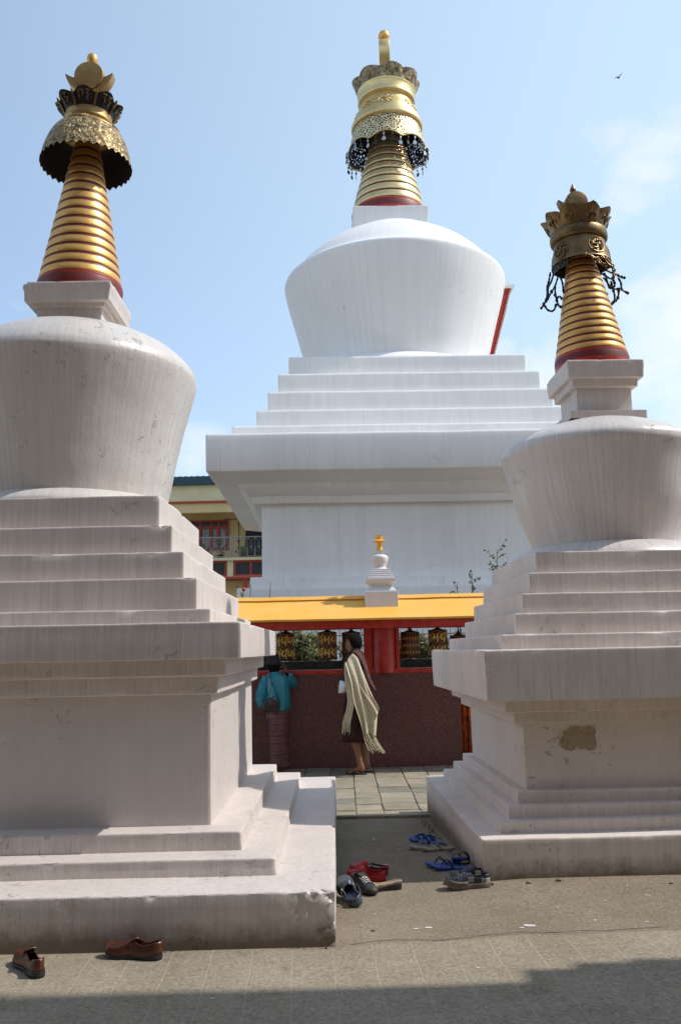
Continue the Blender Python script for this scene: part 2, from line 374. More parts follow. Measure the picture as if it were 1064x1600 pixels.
def leafmat(name, a, b, tr=.25):
    m = MT(name, .5); oi = m.n('ShaderNodeObjectInfo'); at = m.n('ShaderNodeAttribute', attribute_name='tone')
    m.col(m.mix(at.outputs['Fac'], a, b)); m.b.inputs['Transmission Weight'].default_value = 0
    t = m.n('ShaderNodeBsdfTranslucent'); m.l(m.mix(at.outputs['Fac'], tuple(v*1.5 for v in a), tuple(v*1.5 for v in b)), t.inputs[0]); ms = m.n('ShaderNodeMixShader'); ms.inputs[0].default_value = tr
    m.l(m.b.outputs[0], ms.inputs[1]); m.l(t.outputs[0], ms.inputs[2]); m.l(ms.outputs[0], m.t.nodes['Material Output'].inputs['Surface']); return m.m
LEAF = leafmat('shrub_leaf', (.05, .08, .02), (.24, .25, .07)); LEAF2 = leafmat('dusty_leaf', (.09, .11, .045), (.32, .30, .14)); FLOWER = leafmat('flower_petal', (.30, .04, .03), (.65, .35, .30))
SOIL = plain('garden_soil', (.07, .05, .035), .9, var=.4, sc=8, bump=.02)
BARK = plain('stem_bark', (.06, .045, .03), .8)
# ---------------------------------------------------------------- ground
def gz(x, y):
    def sm(a, b, t): t = max(0, min(1, (t - a) / (b - a))); return t * t * (3 - 2 * t)
    z = .030 * sm(.5, 1.2, x) * sm(4.9, 5.7, y) * (1 - sm(6.0, 8.5, y))
    z -= .085 * sm(5.9, 8.4, y)
    return z
def axis(lo, hi, step, far):
    n = int(round((hi - lo) / step)); a = [lo + (hi - lo) * i / n for i in range(n + 1)]
    return [-far, -far * .3, -far * .1, lo - 8, lo - 3] + a + [hi + 3, hi + 8, far * .1, far * .3, far]
mb = MB(); xs = axis(-6, 8, .14, 900); ys = axis(-6, 14, .14, 900)
mb.grid([[(x, y, gz(x, y) + .006 * fb(x * .8, y * .8, 0, 3)) for x in xs] for y in ys])
g = mb.build('ground', CONC, ang=180); tag(g, 'rough grey brown concrete between the monuments', kind='structure')
def scr_edge(x):
    return 4.63 + .135 * max(0, min(1, (x + .05) / .95)) + .03 * max(0, x - .9) + .012 * sin(x * 9) + .02 * fb(x * 2.2, 3, 0)
mb = MB(); rows = []
for i in range(46):
    t = i / 45; row = []
    for k in range(120):
        x = -7 + 15 * k / 119; e = scr_edge(x); y = -5 + (e + 5) * (1 - (1 - t) ** 1.6)
        row.append((x, y, gz(x, y) + .0115 + .006 * fb(x * .8, y * .8, 0, 3) - (.012 if i == 45 else 0)))
    rows.append(row)
mb.grid(rows); g = mb.build('scored_pavement', SCREED, ang=180); tag(g, 'smooth screed paving with pale scored joints in the foreground', kind='structure')
# split stone paving before the wheel gallery
mb = MB(); tones = []
rnd = random.Random(3); x = -3.4; PZ = -.085
while x < 3.6:
    wx = rnd.uniform(.26, .37); y = 8.44
    while y < 12.4:
        d = rnd.uniform(.27, .42) if y > 8.5 else .26
        g_ = .007; zt = PZ + .030 + rnd.uniform(-.004, .004); tl = rnd.uniform(-.004, .004)
        xa, xb = x + g_, x + wx - g_; ya, yb = y + g_, y + d - g_
        J = lambda: rnd.uniform(-.006, .006)
        q = [(xa + J(), ya + J()), (xb + J(), ya + J()), (xb + J(), yb + J()), (xa + J(), yb + J())]
        cx_, cy_ = (xa + xb) / 2, (ya + yb) / 2; rows = []
        for (s, z) in ((1.0, PZ - .03), (1.0, zt - .008), (.985, zt - .002), (.95, zt)):
            rows.append([(cx_ + (px - cx_) * s, cy_ + (py - cy_) * s, z + tl * ((px - cx_) / wx)) for px, py in q])
        n0 = len(mb.f); mb.grid(rows, closed_u=True); mb.cap(rows[-1]); tn = rnd.random(); tn = tn * tn if rnd.random() < .3 else .35 + .65 * tn
        tones += [tn] * (len(mb.f) - n0); y += d
    x += wx
mb.box(-3.5, 3.7, 8.45, 12.4, PZ - .05, PZ + .0185); tones += [.15] * 6
g = mb.build('stone_paving', STONE, smooth=False)
at = g.data.attributes.new('tone', 'FLOAT', 'FACE'); at.data.foreach_set('value', tones)
tag(g, 'irregular split stone slabs before the wheel gallery', kind='structure')

# ---------------------------------------------------------------- small stupas
def spire_parts(root, z0, z1, rb, r_at, zred, nr, lean, gmat, gap=.29, n=64):
    """red foot cone with separate gilt rings"""
    mb = MB(); pr = [(rb, z0), (r_at(zred) * 1.03, zred - (zred - z0) * .25), (r_at(zred) * 1.0 - .004 * rb, zred)]
    for i in range(1, 13): z = zred + (z1 - zred) * i / 12; pr.append((r_at(z) * .984, z))
    lathe(mb, pr, n, lean, cap1=True); sp = mb.build('spire', GROOVE, root)
    mb = MB(); lathe(mb, [(rb * 1.005, z0), (rb * 1.005, z0 + (zred - z0) * .3), (r_at(zred) * 1.012, zred), (r_at(zred) * .98, zred + (zred - z0) * .04)], n, lean); mb.build('red_foot', REDP, sp)
    h = (z1 - zred) / nr
    for i in range(nr):
        a = zred + h * i + h * gap * .45; b = zred + h * (i + 1) - h * gap * .55
        mb = MB(); ra, rbb = r_at(a), r_at(b)
        lathe(mb, [(ra * .96, a), (ra * .998, a + h * .01), (ra * 1.004, a + h * .08), ((ra + rbb) / 2 * 1.004, (a + b) / 2), (rbb * 1.004, b - h * .08), (rbb * .998, b - h * .01), (rbb * .96, b)], n, lean)
        mb.build('gilt_ring', gmat, sp)
    return sp
def petal(mb, ang, half, r0, z0, r1, z1, lean, curl=.0, th=.008, pts=9, ogee=.28, jag=0, rows_n=7):
    rows = []; rows2 = []
    for i in range(rows_n + 1):
        v = i / rows_n; ro = []; ri = []
        for k in range(pts + 1):
            u = -1 + 2 * k / pts
            top = 1 - ogee * abs(u) ** 1.5 - (jag * abs(sin(u * 14 + ang * 3)) if jag else 0)
            vv = v * top; z = z0 + (z1 - z0) * vv
            r = r0 + (r1 - r0) * vv ** 1.3 + curl * vv ** 4 + .10 * r0 * (1 - u * u) * vv
            w = half; a = ang + u * w
            lx, ly = lean(z)
            ro.append((r * cos(a) + lx, r * sin(a) + ly, z)); ri.append(((r - th) * cos(a) + lx, (r - th) * sin(a) + ly, z))
        rows.append(ro); rows2.append(ri)
    mb.grid(rows); mb.grid([r[::-1] for r in rows2])
    ring = [rows[0], rows2[0]]; mb.grid([rows2[0], rows[0]]); mb.grid([rows[-1], rows2[-1]])
    mb.grid([[r[0] for r in rows], [r[0] for r in rows2]]); mb.grid([[r[-1] for r in rows2], [r[-1] for r in rows]])
# ---- plan data of the two near stupas
def niche_side(*a): pass
FONTCACHE = {}
def text_mesh(s, size, ext=.002, off=0):
    k = (s, size, ext, off)
    if k in FONTCACHE: return FONTCACHE[k]
    cu = bpy.data.curves.new('lettering', 'FONT'); cu.body = s; cu.size = size; cu.extrude = ext; cu.offset = off; cu.align_x = 'CENTER'; cu.align_y = 'CENTER'; cu.resolution_u = 3
    o = bpy.data.objects.new('lettering', cu); COL.objects.link(o)
    dg = bpy.context.evaluated_depsgraph_get(); me = o.evaluated_get(dg).to_mesh()
    vs = [tuple(v.co) for v in me.vertices]; fs = [tuple(p.vertices) for p in me.polygons]
    o.evaluated_get(dg).to_mesh_clear(); bpy.data.objects.remove(o); bpy.data.curves.remove(cu)
    if vs:
        cx_ = (min(v[0] for v in vs) + max(v[0] for v in vs)) / 2; cy_ = (min(v[1] for v in vs) + max(v[1] for v in vs)) / 2
        vs = [(v[0] - cx_, v[1] - cy_, v[2]) for v in vs]
    FONTCACHE[k] = (vs, fs); return vs, fs
def text_on(mb, s, size, fn, ext=.002, off=0, sx=1):
    vs, fs = text_mesh(s, size, ext, off); mb.add([fn(v[0] * sx, v[1], v[2]) for v in vs], fs)

# ===== left stupa
LX = thing('stupa', 'white stupa at the left, its gilt spire under a brass umbrella with crescent and disc', 'stupa', (-2.1131, 6.6769, 0), .0075, 'small white stupas')
lean = lambda z: ((.020 * max(0, z - 4.4)), 0)
def tiers(root, data, name, mat, seed, c=.016):
    for k, (w0, z0, w1, z1, wi) in enumerate(data):
        mb = MB(); sq_lathe(mb, [(w0, z0 - .012)] + [(w0 + (w1 - w0) * t, z0 + (z1 - z0) * t) for t in ((.12, .4) if z1 - z0 > .14 else (.12,))] + edge(w1, z1, c, wi, min(.05, .55 * (z1 - z0))), seed=seed + k * 3.1)
        mb.build(name, mat, root)
# base slab with the broken corner
mb = MB(); pr = [(2.03, -.2)] + [(2.03, z, .005) for z in (0, .02, .04, .06, .08, .10, .12, .14, .16, .18, .20, .215)] + [(2.029, .235, .010), (2.028, .256, .018), (2.027, .264, .022), (2.022, .269, .022), (2.012, .270, .014), (1.99, .2705, .006), (1.95, .271), (1.6, .277)]
sq_lathe(mb, pr, seed=1.7, step=.02, cr=.012)
for i, v in enumerate(mb.v):
    x, y, z = v
    d = sqrt((x - 2.03) ** 2 + (z - .27) ** 2 * 2.2 ) if z > .18 else 9
    dd = max(0, 1 - (2.03 - x) / (.10 + .22 * max(0, z) / .27)) if y < -1.7 and x > 1.5 else 0
    if dd > 0 and z > -.05 and x > 1.5:
        k = max(0, .35 + 1.3 * fb(x * 26, y * 26, z * 26, 5)) * min(1, dd * 1.6)
        if y < -1.99: mb.v[i] = (x - .003 * k, y + .014 * k, z - (.008 * k if z > .24 else 0))
        elif x > 2.0: mb.v[i] = (x - .013 * k * max(0, 1 - (y + 2.03) / .25), y, z)
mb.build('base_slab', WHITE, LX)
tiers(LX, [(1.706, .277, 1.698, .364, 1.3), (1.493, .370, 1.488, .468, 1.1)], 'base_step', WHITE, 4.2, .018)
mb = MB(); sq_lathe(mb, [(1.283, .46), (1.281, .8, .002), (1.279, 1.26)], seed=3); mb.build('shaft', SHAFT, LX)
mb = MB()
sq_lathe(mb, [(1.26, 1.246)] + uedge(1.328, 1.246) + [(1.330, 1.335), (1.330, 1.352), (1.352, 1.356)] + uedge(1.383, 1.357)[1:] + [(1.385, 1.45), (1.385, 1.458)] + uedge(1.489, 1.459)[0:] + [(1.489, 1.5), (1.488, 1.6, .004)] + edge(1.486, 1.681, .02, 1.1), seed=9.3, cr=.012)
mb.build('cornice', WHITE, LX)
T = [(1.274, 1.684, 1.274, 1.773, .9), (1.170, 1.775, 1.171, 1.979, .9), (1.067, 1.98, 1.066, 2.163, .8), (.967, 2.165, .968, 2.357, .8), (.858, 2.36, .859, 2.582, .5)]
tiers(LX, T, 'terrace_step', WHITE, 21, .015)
mb = MB(); lathe(mb, smooth_prof([(.850, 2.578), (.842, 2.60), (.815, 2.628), (.775, 2.655), (.735, 2.675), (.70, 2.69)], 3), 96, cap1=True); mb.build('dome_foot', WDOME, LX)
dome = [(.728, 2.672), (.742, 2.74), (.768, 2.86), (.802, 3.05), (.852, 3.27), (.907, 3.47), (.943, 3.60), (.957, 3.66), (.957, 3.70), (.935, 3.755), (.87, 3.835), (.77, 3.92), (.62, 4.0), (.45, 4.065), (.3, 4.09), (.02, 4.10)]
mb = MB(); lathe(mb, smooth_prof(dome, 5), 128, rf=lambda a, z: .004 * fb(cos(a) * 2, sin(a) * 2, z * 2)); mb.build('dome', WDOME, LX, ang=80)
mb = MB(); sq_lathe(mb, [(.255, 4.02), (.258, 4.215), (.285, 4.215), (.288, 4.247)] + uedge(.335, 4.247, .01)[1:] + [(.340, 4.33, .004)] + edge(.347, 4.403, .016, .2), seed=31.5, step=.03, cr=.012); mb.build('harmika', WHITE, LX)
ra = lambda z: .320 - .184 * (z - 4.59)
spire_parts(LX, 4.395, 5.78, .338, ra, 4.505, 15, lean, GOLD)
# umbrella
mb = MB(); n = 96
prof = smooth_prof([(.372, 5.60), (.355, 5.69), (.325, 5.785), (.285, 5.86), (.26, 5.875)], 5)
rows = []
for q, (r, z) in enumerate(prof):
    rows.append([((r) * cos(2*pi*j/n) + lean(z)[0], r * sin(2*pi*j/n), z) for j in range(n)])
# toothed hem with 30 drops
hem = []
for j in range(n * 2):
    pass
n2 = 180; rows = []
for q, (r, z) in enumerate([(.378, 5.573)] + prof):
    row = []
    for j in range(n2):
        a = 2 * pi * j / n2; zz = z; t = (j % 5) / 5
        if q == 0: zz = z + .034 * (1 - (1 - abs(t - .4) / .6 if abs(t - .4) < .6 else 0) ** 1.2) - .004
        row.append((r * cos(a) + lean(z)[0], r * sin(a), zz))
    rows.append(row)
mb.grid(rows, closed_u=True); um = mb.build('umbrella', BRASS_E, LX, ang=60)
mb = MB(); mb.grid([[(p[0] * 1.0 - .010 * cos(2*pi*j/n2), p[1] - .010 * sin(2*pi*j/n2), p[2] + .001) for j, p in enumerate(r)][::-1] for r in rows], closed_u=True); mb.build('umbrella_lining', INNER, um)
mb = MB(); lathe(mb, smooth_prof([(.268, 5.868), (.272, 5.878), (.250, 5.905), (.218, 5.93), (.198, 5.945), (.192, 5.96)], 4), 72, lean); mb.build('umbrella_cap', GOLD_S, um)
# rosette plates on the shoulder
for a in (-90, -18, 54, 126, 198):
    mb = MB(); A = R(a); c = Vector((.245 * cos(A) + .03, .245 * sin(A), 5.899)); nrm_ = Vector((cos(A) * .65, sin(A) * .65, .75)).normalized(); u = Vector((-sin(A), cos(A), 0)); v = nrm_.cross(u)
    rows = [[c + (u * cos(t) * 1.3 + v * sin(t) * .8) * rr * (1 + .08 * sin(6 * t)) + nrm_ * hh for t in [2*pi*k/24 for k in range(24)]] for rr, hh in ((.058, -.004), (.055, .006), (.042, .006), (.038, .012), (.015, .014))]
    mb.grid(rows, closed_u=True); mb.cap(rows[-1]); mb.build('rosette', BRASS_E, um)
mb = MB(); lathe(mb, [(.17, 5.940), (.200, 5.948), (.207, 5.958), (.207, 5.968), (.195, 5.976), (.190, 5.99), (.194, 6.03), (.200, 6.075), (.196, 6.088), (.05, 6.09)], 72, lean, cap1=True); mb.build('gilt_collar', GOLD_S, LX)
# lettered crown
cr_ = bpy.data.objects.new('crown', None); link(cr_, LX)
SYL = ['ॐ', 'म', 'णि', 'प', 'द्', 'मे', 'हूं', 'य']
for k in range(8):
    A = R(-90 + 45 * k + 6); mb = MB(); petal(mb, A, R(22.3), .196, 6.035, .262, 6.150, lean, .004, ogee=.30)
    pt = mb.build('lotus_plate', DARKCROWN, cr_, ang=60)
    mb = MB()
    def fn(x, y, z, A=A):
        vv = (y + .055) / .105; zz = 6.035 + .115 * vv * .92; r = .196 + .066 * (vv * .92) ** 1.3 + .020 * vv + .010 + z; a = A + x / .22 ; return (r * cos(a) + lean(zz)[0], r * sin(a), zz)
    # square letter strokes raised on the plate
    shapes = [[[(-.035,.028),(-.008,.028),(-.008,.0),(-.035,-.02),(-.035,.028)], [(.012,.03),(.035,.03),(.02,.008),(.035,.0),(.018,-.018),(.034,-.035)]],
              [[(-.04,.03),(-.012,.03),(-.03,.012),(-.012,.0),(-.012,-.04)], [(.005,.028),(.04,.028),(.025,.028),(.012,.008),(.035,0),(.025,-.03)]]][k % 2]
    for s_ in shapes:
        P = [fn(a_, b_, 0) for a_, b_ in s_]; mb.tube(P, .0052, 5)
    mb.build('raised_letters', BRASS_E, pt)
for k in range(8):
    mb = MB(); A = R(-67.5 + 45 * k + 6); P = [((r_) * cos(A) + lean(z_)[0], r_ * sin(A), z_) for r_, z_ in ((.2, 6.03), (.225, 6.08), (.255, 6.12), (.268, 6.14))]; mb.tube(P, [.008, .012, .014, .006], 6); mb.build('scroll_rib', BRASS_T, cr_)
# crescent and sun disc
def crescent(root, cz, R0, dr, th, mat, cx=0, hw=0):
    mb = MB(); rows = [[], [], [], []]; n = 28
    for i in range(n + 1):
        a = R(-180 + 8) + (pi - R(16)) * i / n; t = abs(i / n * 2 - 1)
        w = dr * (1 - t ** 2.2) + .002
        co = (R0 * cos(a), R0 * sin(a)); ci = ((R0 - w) * cos(a), (R0 - w) * sin(a) + w * .12)
        for q, (p, y) in enumerate(((co, -th), (ci, -th), (ci, th), (co, th))): rows[q].append((cx + p[0], y, cz + p[1]))
    mb.grid([list(r) for r in zip(*rows)], closed_u=True); return mb.build('crescent', mat, root, ang=50)
crescent(LX, 6.455, .205, .115, .045, GOLD_S, .036)
mb = MB(); rows = []
for (r, y) in ((0.002, -.062), (.10, -.062), (.121, -.060), (.126, -.05), (.126, .05), (.121, .06), (.002, .062)): rows.append([(.038 + r * cos(2*pi*j/48), y, 6.405 + r * sin(2*pi*j/48) * 1.0) for j in range(48)])
mb.grid(rows[::-1], closed_u=True); mb.build('sun_disc', GOLD_S, LX, ang=40)
mb = MB(); lathe(mb, smooth_prof([(.02, 6.50), (.03, 6.525), (.04, 6.55), (.046, 6.585), (.04, 6.62), (.02, 6.637), (.001, 6.64)], 4), 24, lambda z: (.05, 0)); mb.build('jewel_finial', GOLD, LX)

# ===== right stupa
RX = thing('stupa', 'smaller white stupa at the right with bare plaster patch and tangled hanging garlands', 'stupa', (2.2424, 7.2286, 0), .0308, 'small white stupas')
lr = lambda z: (-.036 * max(0, z - 3.95) - .006, 0)
mb = MB(); pr = [(1.424, -.25)] + [(1.424, z, .005) for z in (0, .05, .1, .15, .2)] + [(1.426, .238, .008), (1.426, .262, .016), (1.425, .270, .02), (1.421, .2745, .02), (1.411, .275, .012), (1.39, .2755, .004), (1.36, .276), (1.1, .282)]
sq_lathe(mb, pr, seed=11.7, step=.03, cr=.012); mb.build('base_slab', WHITE2, RX)
tiers(RX, [(1.275, .282, 1.273, .354, 1.0), (1.194, .358, 1.193, .435, 1.0), (1.108, .437, 1.111, .515, .9)], 'base_step', WHITE2, 41, .010)
mb = MB(); sq_lathe(mb, [(1.029, .505), (1.031, .7, .002), (1.031, .97)], seed=13)
sh = mb.build('shaft', SHAFT2, RX)
# bare patch where the plaster fell off: irregular flake-shaped hollow with its own rim
def blob(cx, cz, pts, sx, sz):
    return [(cx + x * sx, cz + z * sz) for x, z in pts]
PP = [(-1,-.35),(-.97,.05),(-.82,.25),(-.8,.62),(-.55,.72),(-.42,.98),(-.05,1.0),(.2,.9),(.55,1.0),(.9,.95),(.98,.6),(.9,.3),(.95,0),(.98,-.45),(.85,-.8),(.5,-.88),(.3,-.7),(.05,-.75),(-.05,-.45),(-.2,-.72),(-.4,-.9),(-.7,-.75),(-.9,-.6)]
out = blob(-.645, .845, PP, .135, .088)
PATCH = MT('bare_render', .9); _n = PATCH.noise(scale=38, det=6, rough=.75); PATCH.col(PATCH.mix(PATCH.rng(_n, .3, .7), (.31, .235, .15), (.50, .41, .28))); PATCH.bump(_n, .012, .9); PATCH = PATCH.m
mb = MB(); y0 = -1.0335; c0 = (-.645, .845)
rows = [[(c0[0] + (x - c0[0]) * k, y0 - d, c0[1] + (z - c0[1]) * k) for x, z in out] for k, d in ((1.06, -.002), (1.02, .0025), (1.0, .0015), (.99, -.0008), (.5, -.0008))]
mb.m = 0; mb.grid(rows[:4], closed_u=True); mb.m = 1; mb.grid(rows[3:], closed_u=True); mb.cap(rows[-1], True); mb.build('bare_patch', [WHITE2, PATCH], sh, smooth=False)
mb = MB()
sq_lathe(mb, [(1.0, .968)] + uedge(1.106, .968) + [(1.108, 1.03), (1.108, 1.043), (1.15, 1.046)] + uedge(1.181, 1.047)[1:] + [(1.183, 1.12), (1.183, 1.134)] + uedge(1.330, 1.135)[0:] + [(1.331, 1.2, .003), (1.334, 1.3, .005), (1.336, 1.38, .004)] + edge(1.337, 1.477, .022, 1.0), seed=19.3, cr=.012)
mb.build('cornice', WHITE2, RX)
T = [(1.184, 1.48, 1.184, 1.578, .8), (1.046, 1.58, 1.047, 1.729, .8), (.971, 1.73, .969, 1.875, .7), (.893, 1.877, .890, 2.034, .7), (.816, 2.036, .815, 2.196, .5)]
tiers(RX, T, 'terrace_step', WHITE2, 61, .014)
mb = MB(); lathe(mb, smooth_prof([(.806, 2.19), (.79, 2.215), (.75, 2.25), (.70, 2.28), (.65, 2.298), (.58, 2.31)], 3), 96, cap1=True); mb.build('dome_foot', WDOME2, RX)
dome = [(.606, 2.29), (.622, 2.36), (.672, 2.5), (.726, 2.655), (.788, 2.93), (.822, 3.05), (.834, 3.10), (.816, 3.155), (.745, 3.215), (.64, 3.27), (.5, 3.325), (.35, 3.37), (.2, 3.385), (.02, 3.39)]
mb = MB(); lathe(mb, smooth_prof(dome, 5), 128, rf=lambda a, z: .005 * fb(cos(a) * 2, sin(a) * 2 + 5, z * 2)); mb.build('dome', WDOME2, RX, ang=80)
mb = MB(); sq_lathe(mb, [(.322, 3.36), (.322, 3.38)] + [(.324, 3.415, .004), (.323, 3.425, .006), (.31, 3.428), (.24, 3.429), (.236, 3.445), (.2355, 3.60), (.2352, 3.643), (.272, 3.644), (.278, 3.648), (.281, 3.705), (.283, 3.711)] + uedge(.320, 3.712, .01)[1:] + edge(.326, 3.866, .008, .2), seed=51.5, step=.03, cr=.010); mb.build('harmika', WHITE2, RX)
ra2 = lambda z: .300 - .205 * (z - 4.03)
spire_parts(RX, 3.862, 4.94, .316, ra2, 3.985, 14, lr, GOLD)
# bell shaped tarnished canopy
pr = smooth_prof([(.262, 4.845), (.254, 4.87), (.245, 4.93), (.232, 5.0), (.222, 5.05), (.218, 5.07)], 4)
mb = MB(); lathe(mb, pr, 80, lr); bl = mb.build('bell_canopy', BRASS_T, RX)
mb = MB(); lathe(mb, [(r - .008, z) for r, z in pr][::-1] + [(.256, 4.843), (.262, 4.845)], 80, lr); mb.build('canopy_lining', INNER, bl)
mb = MB(); lathe(mb, smooth_prof([(.214, 5.055), (.236, 5.062), (.249, 5.08), (.252, 5.11), (.247, 5.145), (.232, 5.165), (.222, 5.172)], 4), 80, lr, cap1=True); mb.build('rolled_collar', BRASS_T, RX)
for a in (-72, -150, -2, 70, 140):
    A = R(a); c = Vector((.238 * cos(A) + lr(4.95)[0], .238 * sin(A), 4.948)); N_ = Vector((cos(A), sin(A), .18)).normalized(); u = Vector((-sin(A), cos(A), 0)); v = N_.cross(u)
    mb = MB(); rows = [[c + (u * cos(t) + v * sin(t)) * rr + N_ * (hh - (rr * cos(t)) ** 2 * 1.9) for t in [2*pi*k/40 for k in range(40)]] for rr, hh in ((.083, -.004), (.083, .008), (.078, .012), (.073, .011), (.070, .004), (.002, .004))]
    mb.grid(rows, closed_u=True); md = mb.build('medallion', BRASS_T, bl)
    mb = MB(); P = lambda x, y, h=.013: c + u * x + v * y + N_ * (h - x * x * 1.9)
    for t in range(14): a_ = 2*pi*t/14; mb.ball(P(.062 * cos(a_), .062 * sin(a_), .006), .0065, 5)
    s = .040
    for seg in ([(-s,0),(s,0)], [(0,-s),(0,s)], [(s,0),(s,-s)], [(-s,0),(-s,s)], [(0,s),(s,s)], [(0,-s),(-s,-s)]): mb.tube([P(*q) for q in seg], .0075, 6)
    mb.build('raised_emblem', BRASS_TE, md)
cr_ = bpy.data.objects.new('crown', None); link(cr_, RX)
for k in range(9):
    A = R(-90 + 40 * k + 10); mb = MB(); petal(mb, A, R(20.2), .238, 5.155, .286, 5.315, lr, .010, .010, ogee=.20, pts=11, jag=.04)
    pt = mb.build('lotus_plate', BRASS_T, cr_, ang=60)
    mb = MB()
    for sgn in (-1, 1):
        P = []
        for i in range(15):
            t = i / 14; ang_ = 4.6 * t; rr = .030 * (1 - .75 * t); x = sgn * (.034 - rr * cos(ang_) * .8) * .9; y = .028 + .05 * 0 + rr * sin(ang_) + .03
            vv = y / .16; r = .238 + .048 * vv ** 1.3 + .024 * vv + .004; a_ = A + x / .26; zz = 5.155 + .16 * vv; P.append((r * cos(a_) + lr(zz)[0], r * sin(a_), zz))
        mb.tube(P, .0052, 5)
    P = [];
    for i in range(6): vv = .1 + .72 * i / 5; r = .238 + .048 * vv ** 1.3 + .024 * vv + .003; zz = 5.155 + .16 * vv; P.append((r * cos(A) + lr(zz)[0], r * sin(A), zz))
    mb.tube(P, [.005, .008, .006, .009, .006, .003], 5); mb.build('raised_scroll', BRASS_TE, pt)
crescent(RX, 5.50, .165, .085, .035, BRASS_T, -.055)
mb = MB(); rows = []
for (r, y) in ((0.002, -.05), (.085, -.05), (.097, -.046), (.101, -.036), (.101, .04), (.097, .046), (.002, .05)): rows.append([(-.05 + r * cos(2*pi*j/48), y, 5.458 + r * sin(2*pi*j/48)) for j in range(48)])
mb.grid(rows[::-1], closed_u=True); mb.build('sun_disc', BRASS_T, RX, ang=40)
mb = MB(); lathe(mb, smooth_prof([(.012, 5.54), (.016, 5.555), (.026, 5.572), (.028, 5.59), (.018, 5.615), (.006, 5.642), (.001, 5.652)], 4), 20, lambda z: (-.068, 0)); mb.build('flame_finial', BRASS_T, RX)
# hanging mesh remnant inside the left rim, and broken festoons
mb = MB(); lathe(mb, [(.246, 4.78), (.252, 4.85)], 20, lr, a0=R(165), a1=R(225)); mb.build('mesh_apron', PIERCED2, bl)
rnd = random.Random(12)
def garland(pts, r=.007, beads=True, mat=None):
    mb = MB(); r *= .8; P = smooth_prof(pts, 5); mb.tube(P, [r * (1 + .5 * abs(sin(i * 1.9 + pts[0][0] * 30))) for i in range(len(P))], 6)
    if beads:
        for i in range(2, len(P) - 1, 4): mb.ball(P[i], r * rnd.uniform(1.3, 2.4), 4, (1, 1, rnd.uniform(.8, 1.4)))
        mb.ball(P[-1], r * 2.1, 5)
    return mb.build('broken_garland', mat or IRON, bl)
# left cluster (hangs outside the rim)
LC = -.27
def GP(x, z, y=-.02): return (x, y, z)
Gs = [[(-.292,4.84),(-.31,4.76),(-.33,4.70),(-.335,4.62),(-.36,4.55),(-.395,4.50)],
      [(-.27,4.83),(-.30,4.74),(-.335,4.67),(-.34,4.60),(-.36,4.56)],
      [(-.225,4.82),(-.26,4.74),(-.29,4.66),(-.33,4.60),(-.365,4.53),(-.40,4.50)],
      [(-.365,4.53),(-.34,4.485),(-.30,4.47),(-.275,4.49),(-.26,4.53)],
      [(-.27,4.70),(-.275,4.62),(-.265,4.55),(-.25,4.50),(-.23,4.49)],
      [(-.24,4.76),(-.22,4.70),(-.215,4.62),(-.20,4.55),(-.21,4.46)],
      [(-.275,4.63),(-.245,4.60),(-.22,4.61),(-.205,4.59)]]
for k, q in enumerate(Gs): garland([(x, .10 - .05 * (k % 3), z) for x, z in q], .008)
# right cluster
Gs = [[(.13,4.83),(.175,4.81),(.22,4.785),(.27,4.765),(.305,4.745),(.345,4.73)],
      [(.10,4.84),(.15,4.80),(.19,4.79),(.24,4.75),(.27,4.76)],
      [(.20,4.79),(.23,4.745),(.25,4.70),(.28,4.69),(.30,4.72),(.29,4.76)],
      [(.29,4.73),(.31,4.68),(.315,4.62),(.36,4.59),(.365,4.585)],
      [(.20,4.78),(.215,4.70),(.24,4.66),(.28,4.65),(.315,4.65)],
      [(.155,4.79),(.16,4.70),(.18,4.62),(.20,4.56),(.215,4.50),(.22,4.47)],
      [(.22,4.70),(.235,4.62),(.245,4.56),(.235,4.50),(.21,4.48)],
      [(.31,4.66),(.30,4.58),(.275,4.54),(.245,4.52)],
      [(.175,4.66),(.195,4.62),(.22,4.63)]]
for k, q in enumerate(Gs): garland([(x - .01, -.02 + .06 * (k % 3), z) for x, z in q], .0085)
Gs = [[(-.10,4.842),(-.05,4.835),(.0,4.80),(.03,4.76),(.06,4.75)], [(.02,4.83),(.04,4.79),(.08,4.75),(.11,4.72),(.12,4.74)], [(.05,4.83),(.08,4.80),(.10,4.76),(.145,4.72),(.15,4.68),(.15,4.64)],
      [(.06,4.75),(.09,4.76),(.13,4.73),(.16,4.75)], [(-.03,4.82),(-.01,4.77),(-.005,4.72)], [(.10,4.82),(.13,4.78),(.16,4.74),(.17,4.70),(.165,4.66)], [(.0,4.80),(.04,4.81),(.09,4.80)]]
for k, q in enumerate(Gs): garland([(x, -.262 + .02 * (k % 2) + .5 * x * x, z) for x, z in q], .0085, True, BRASS_T)

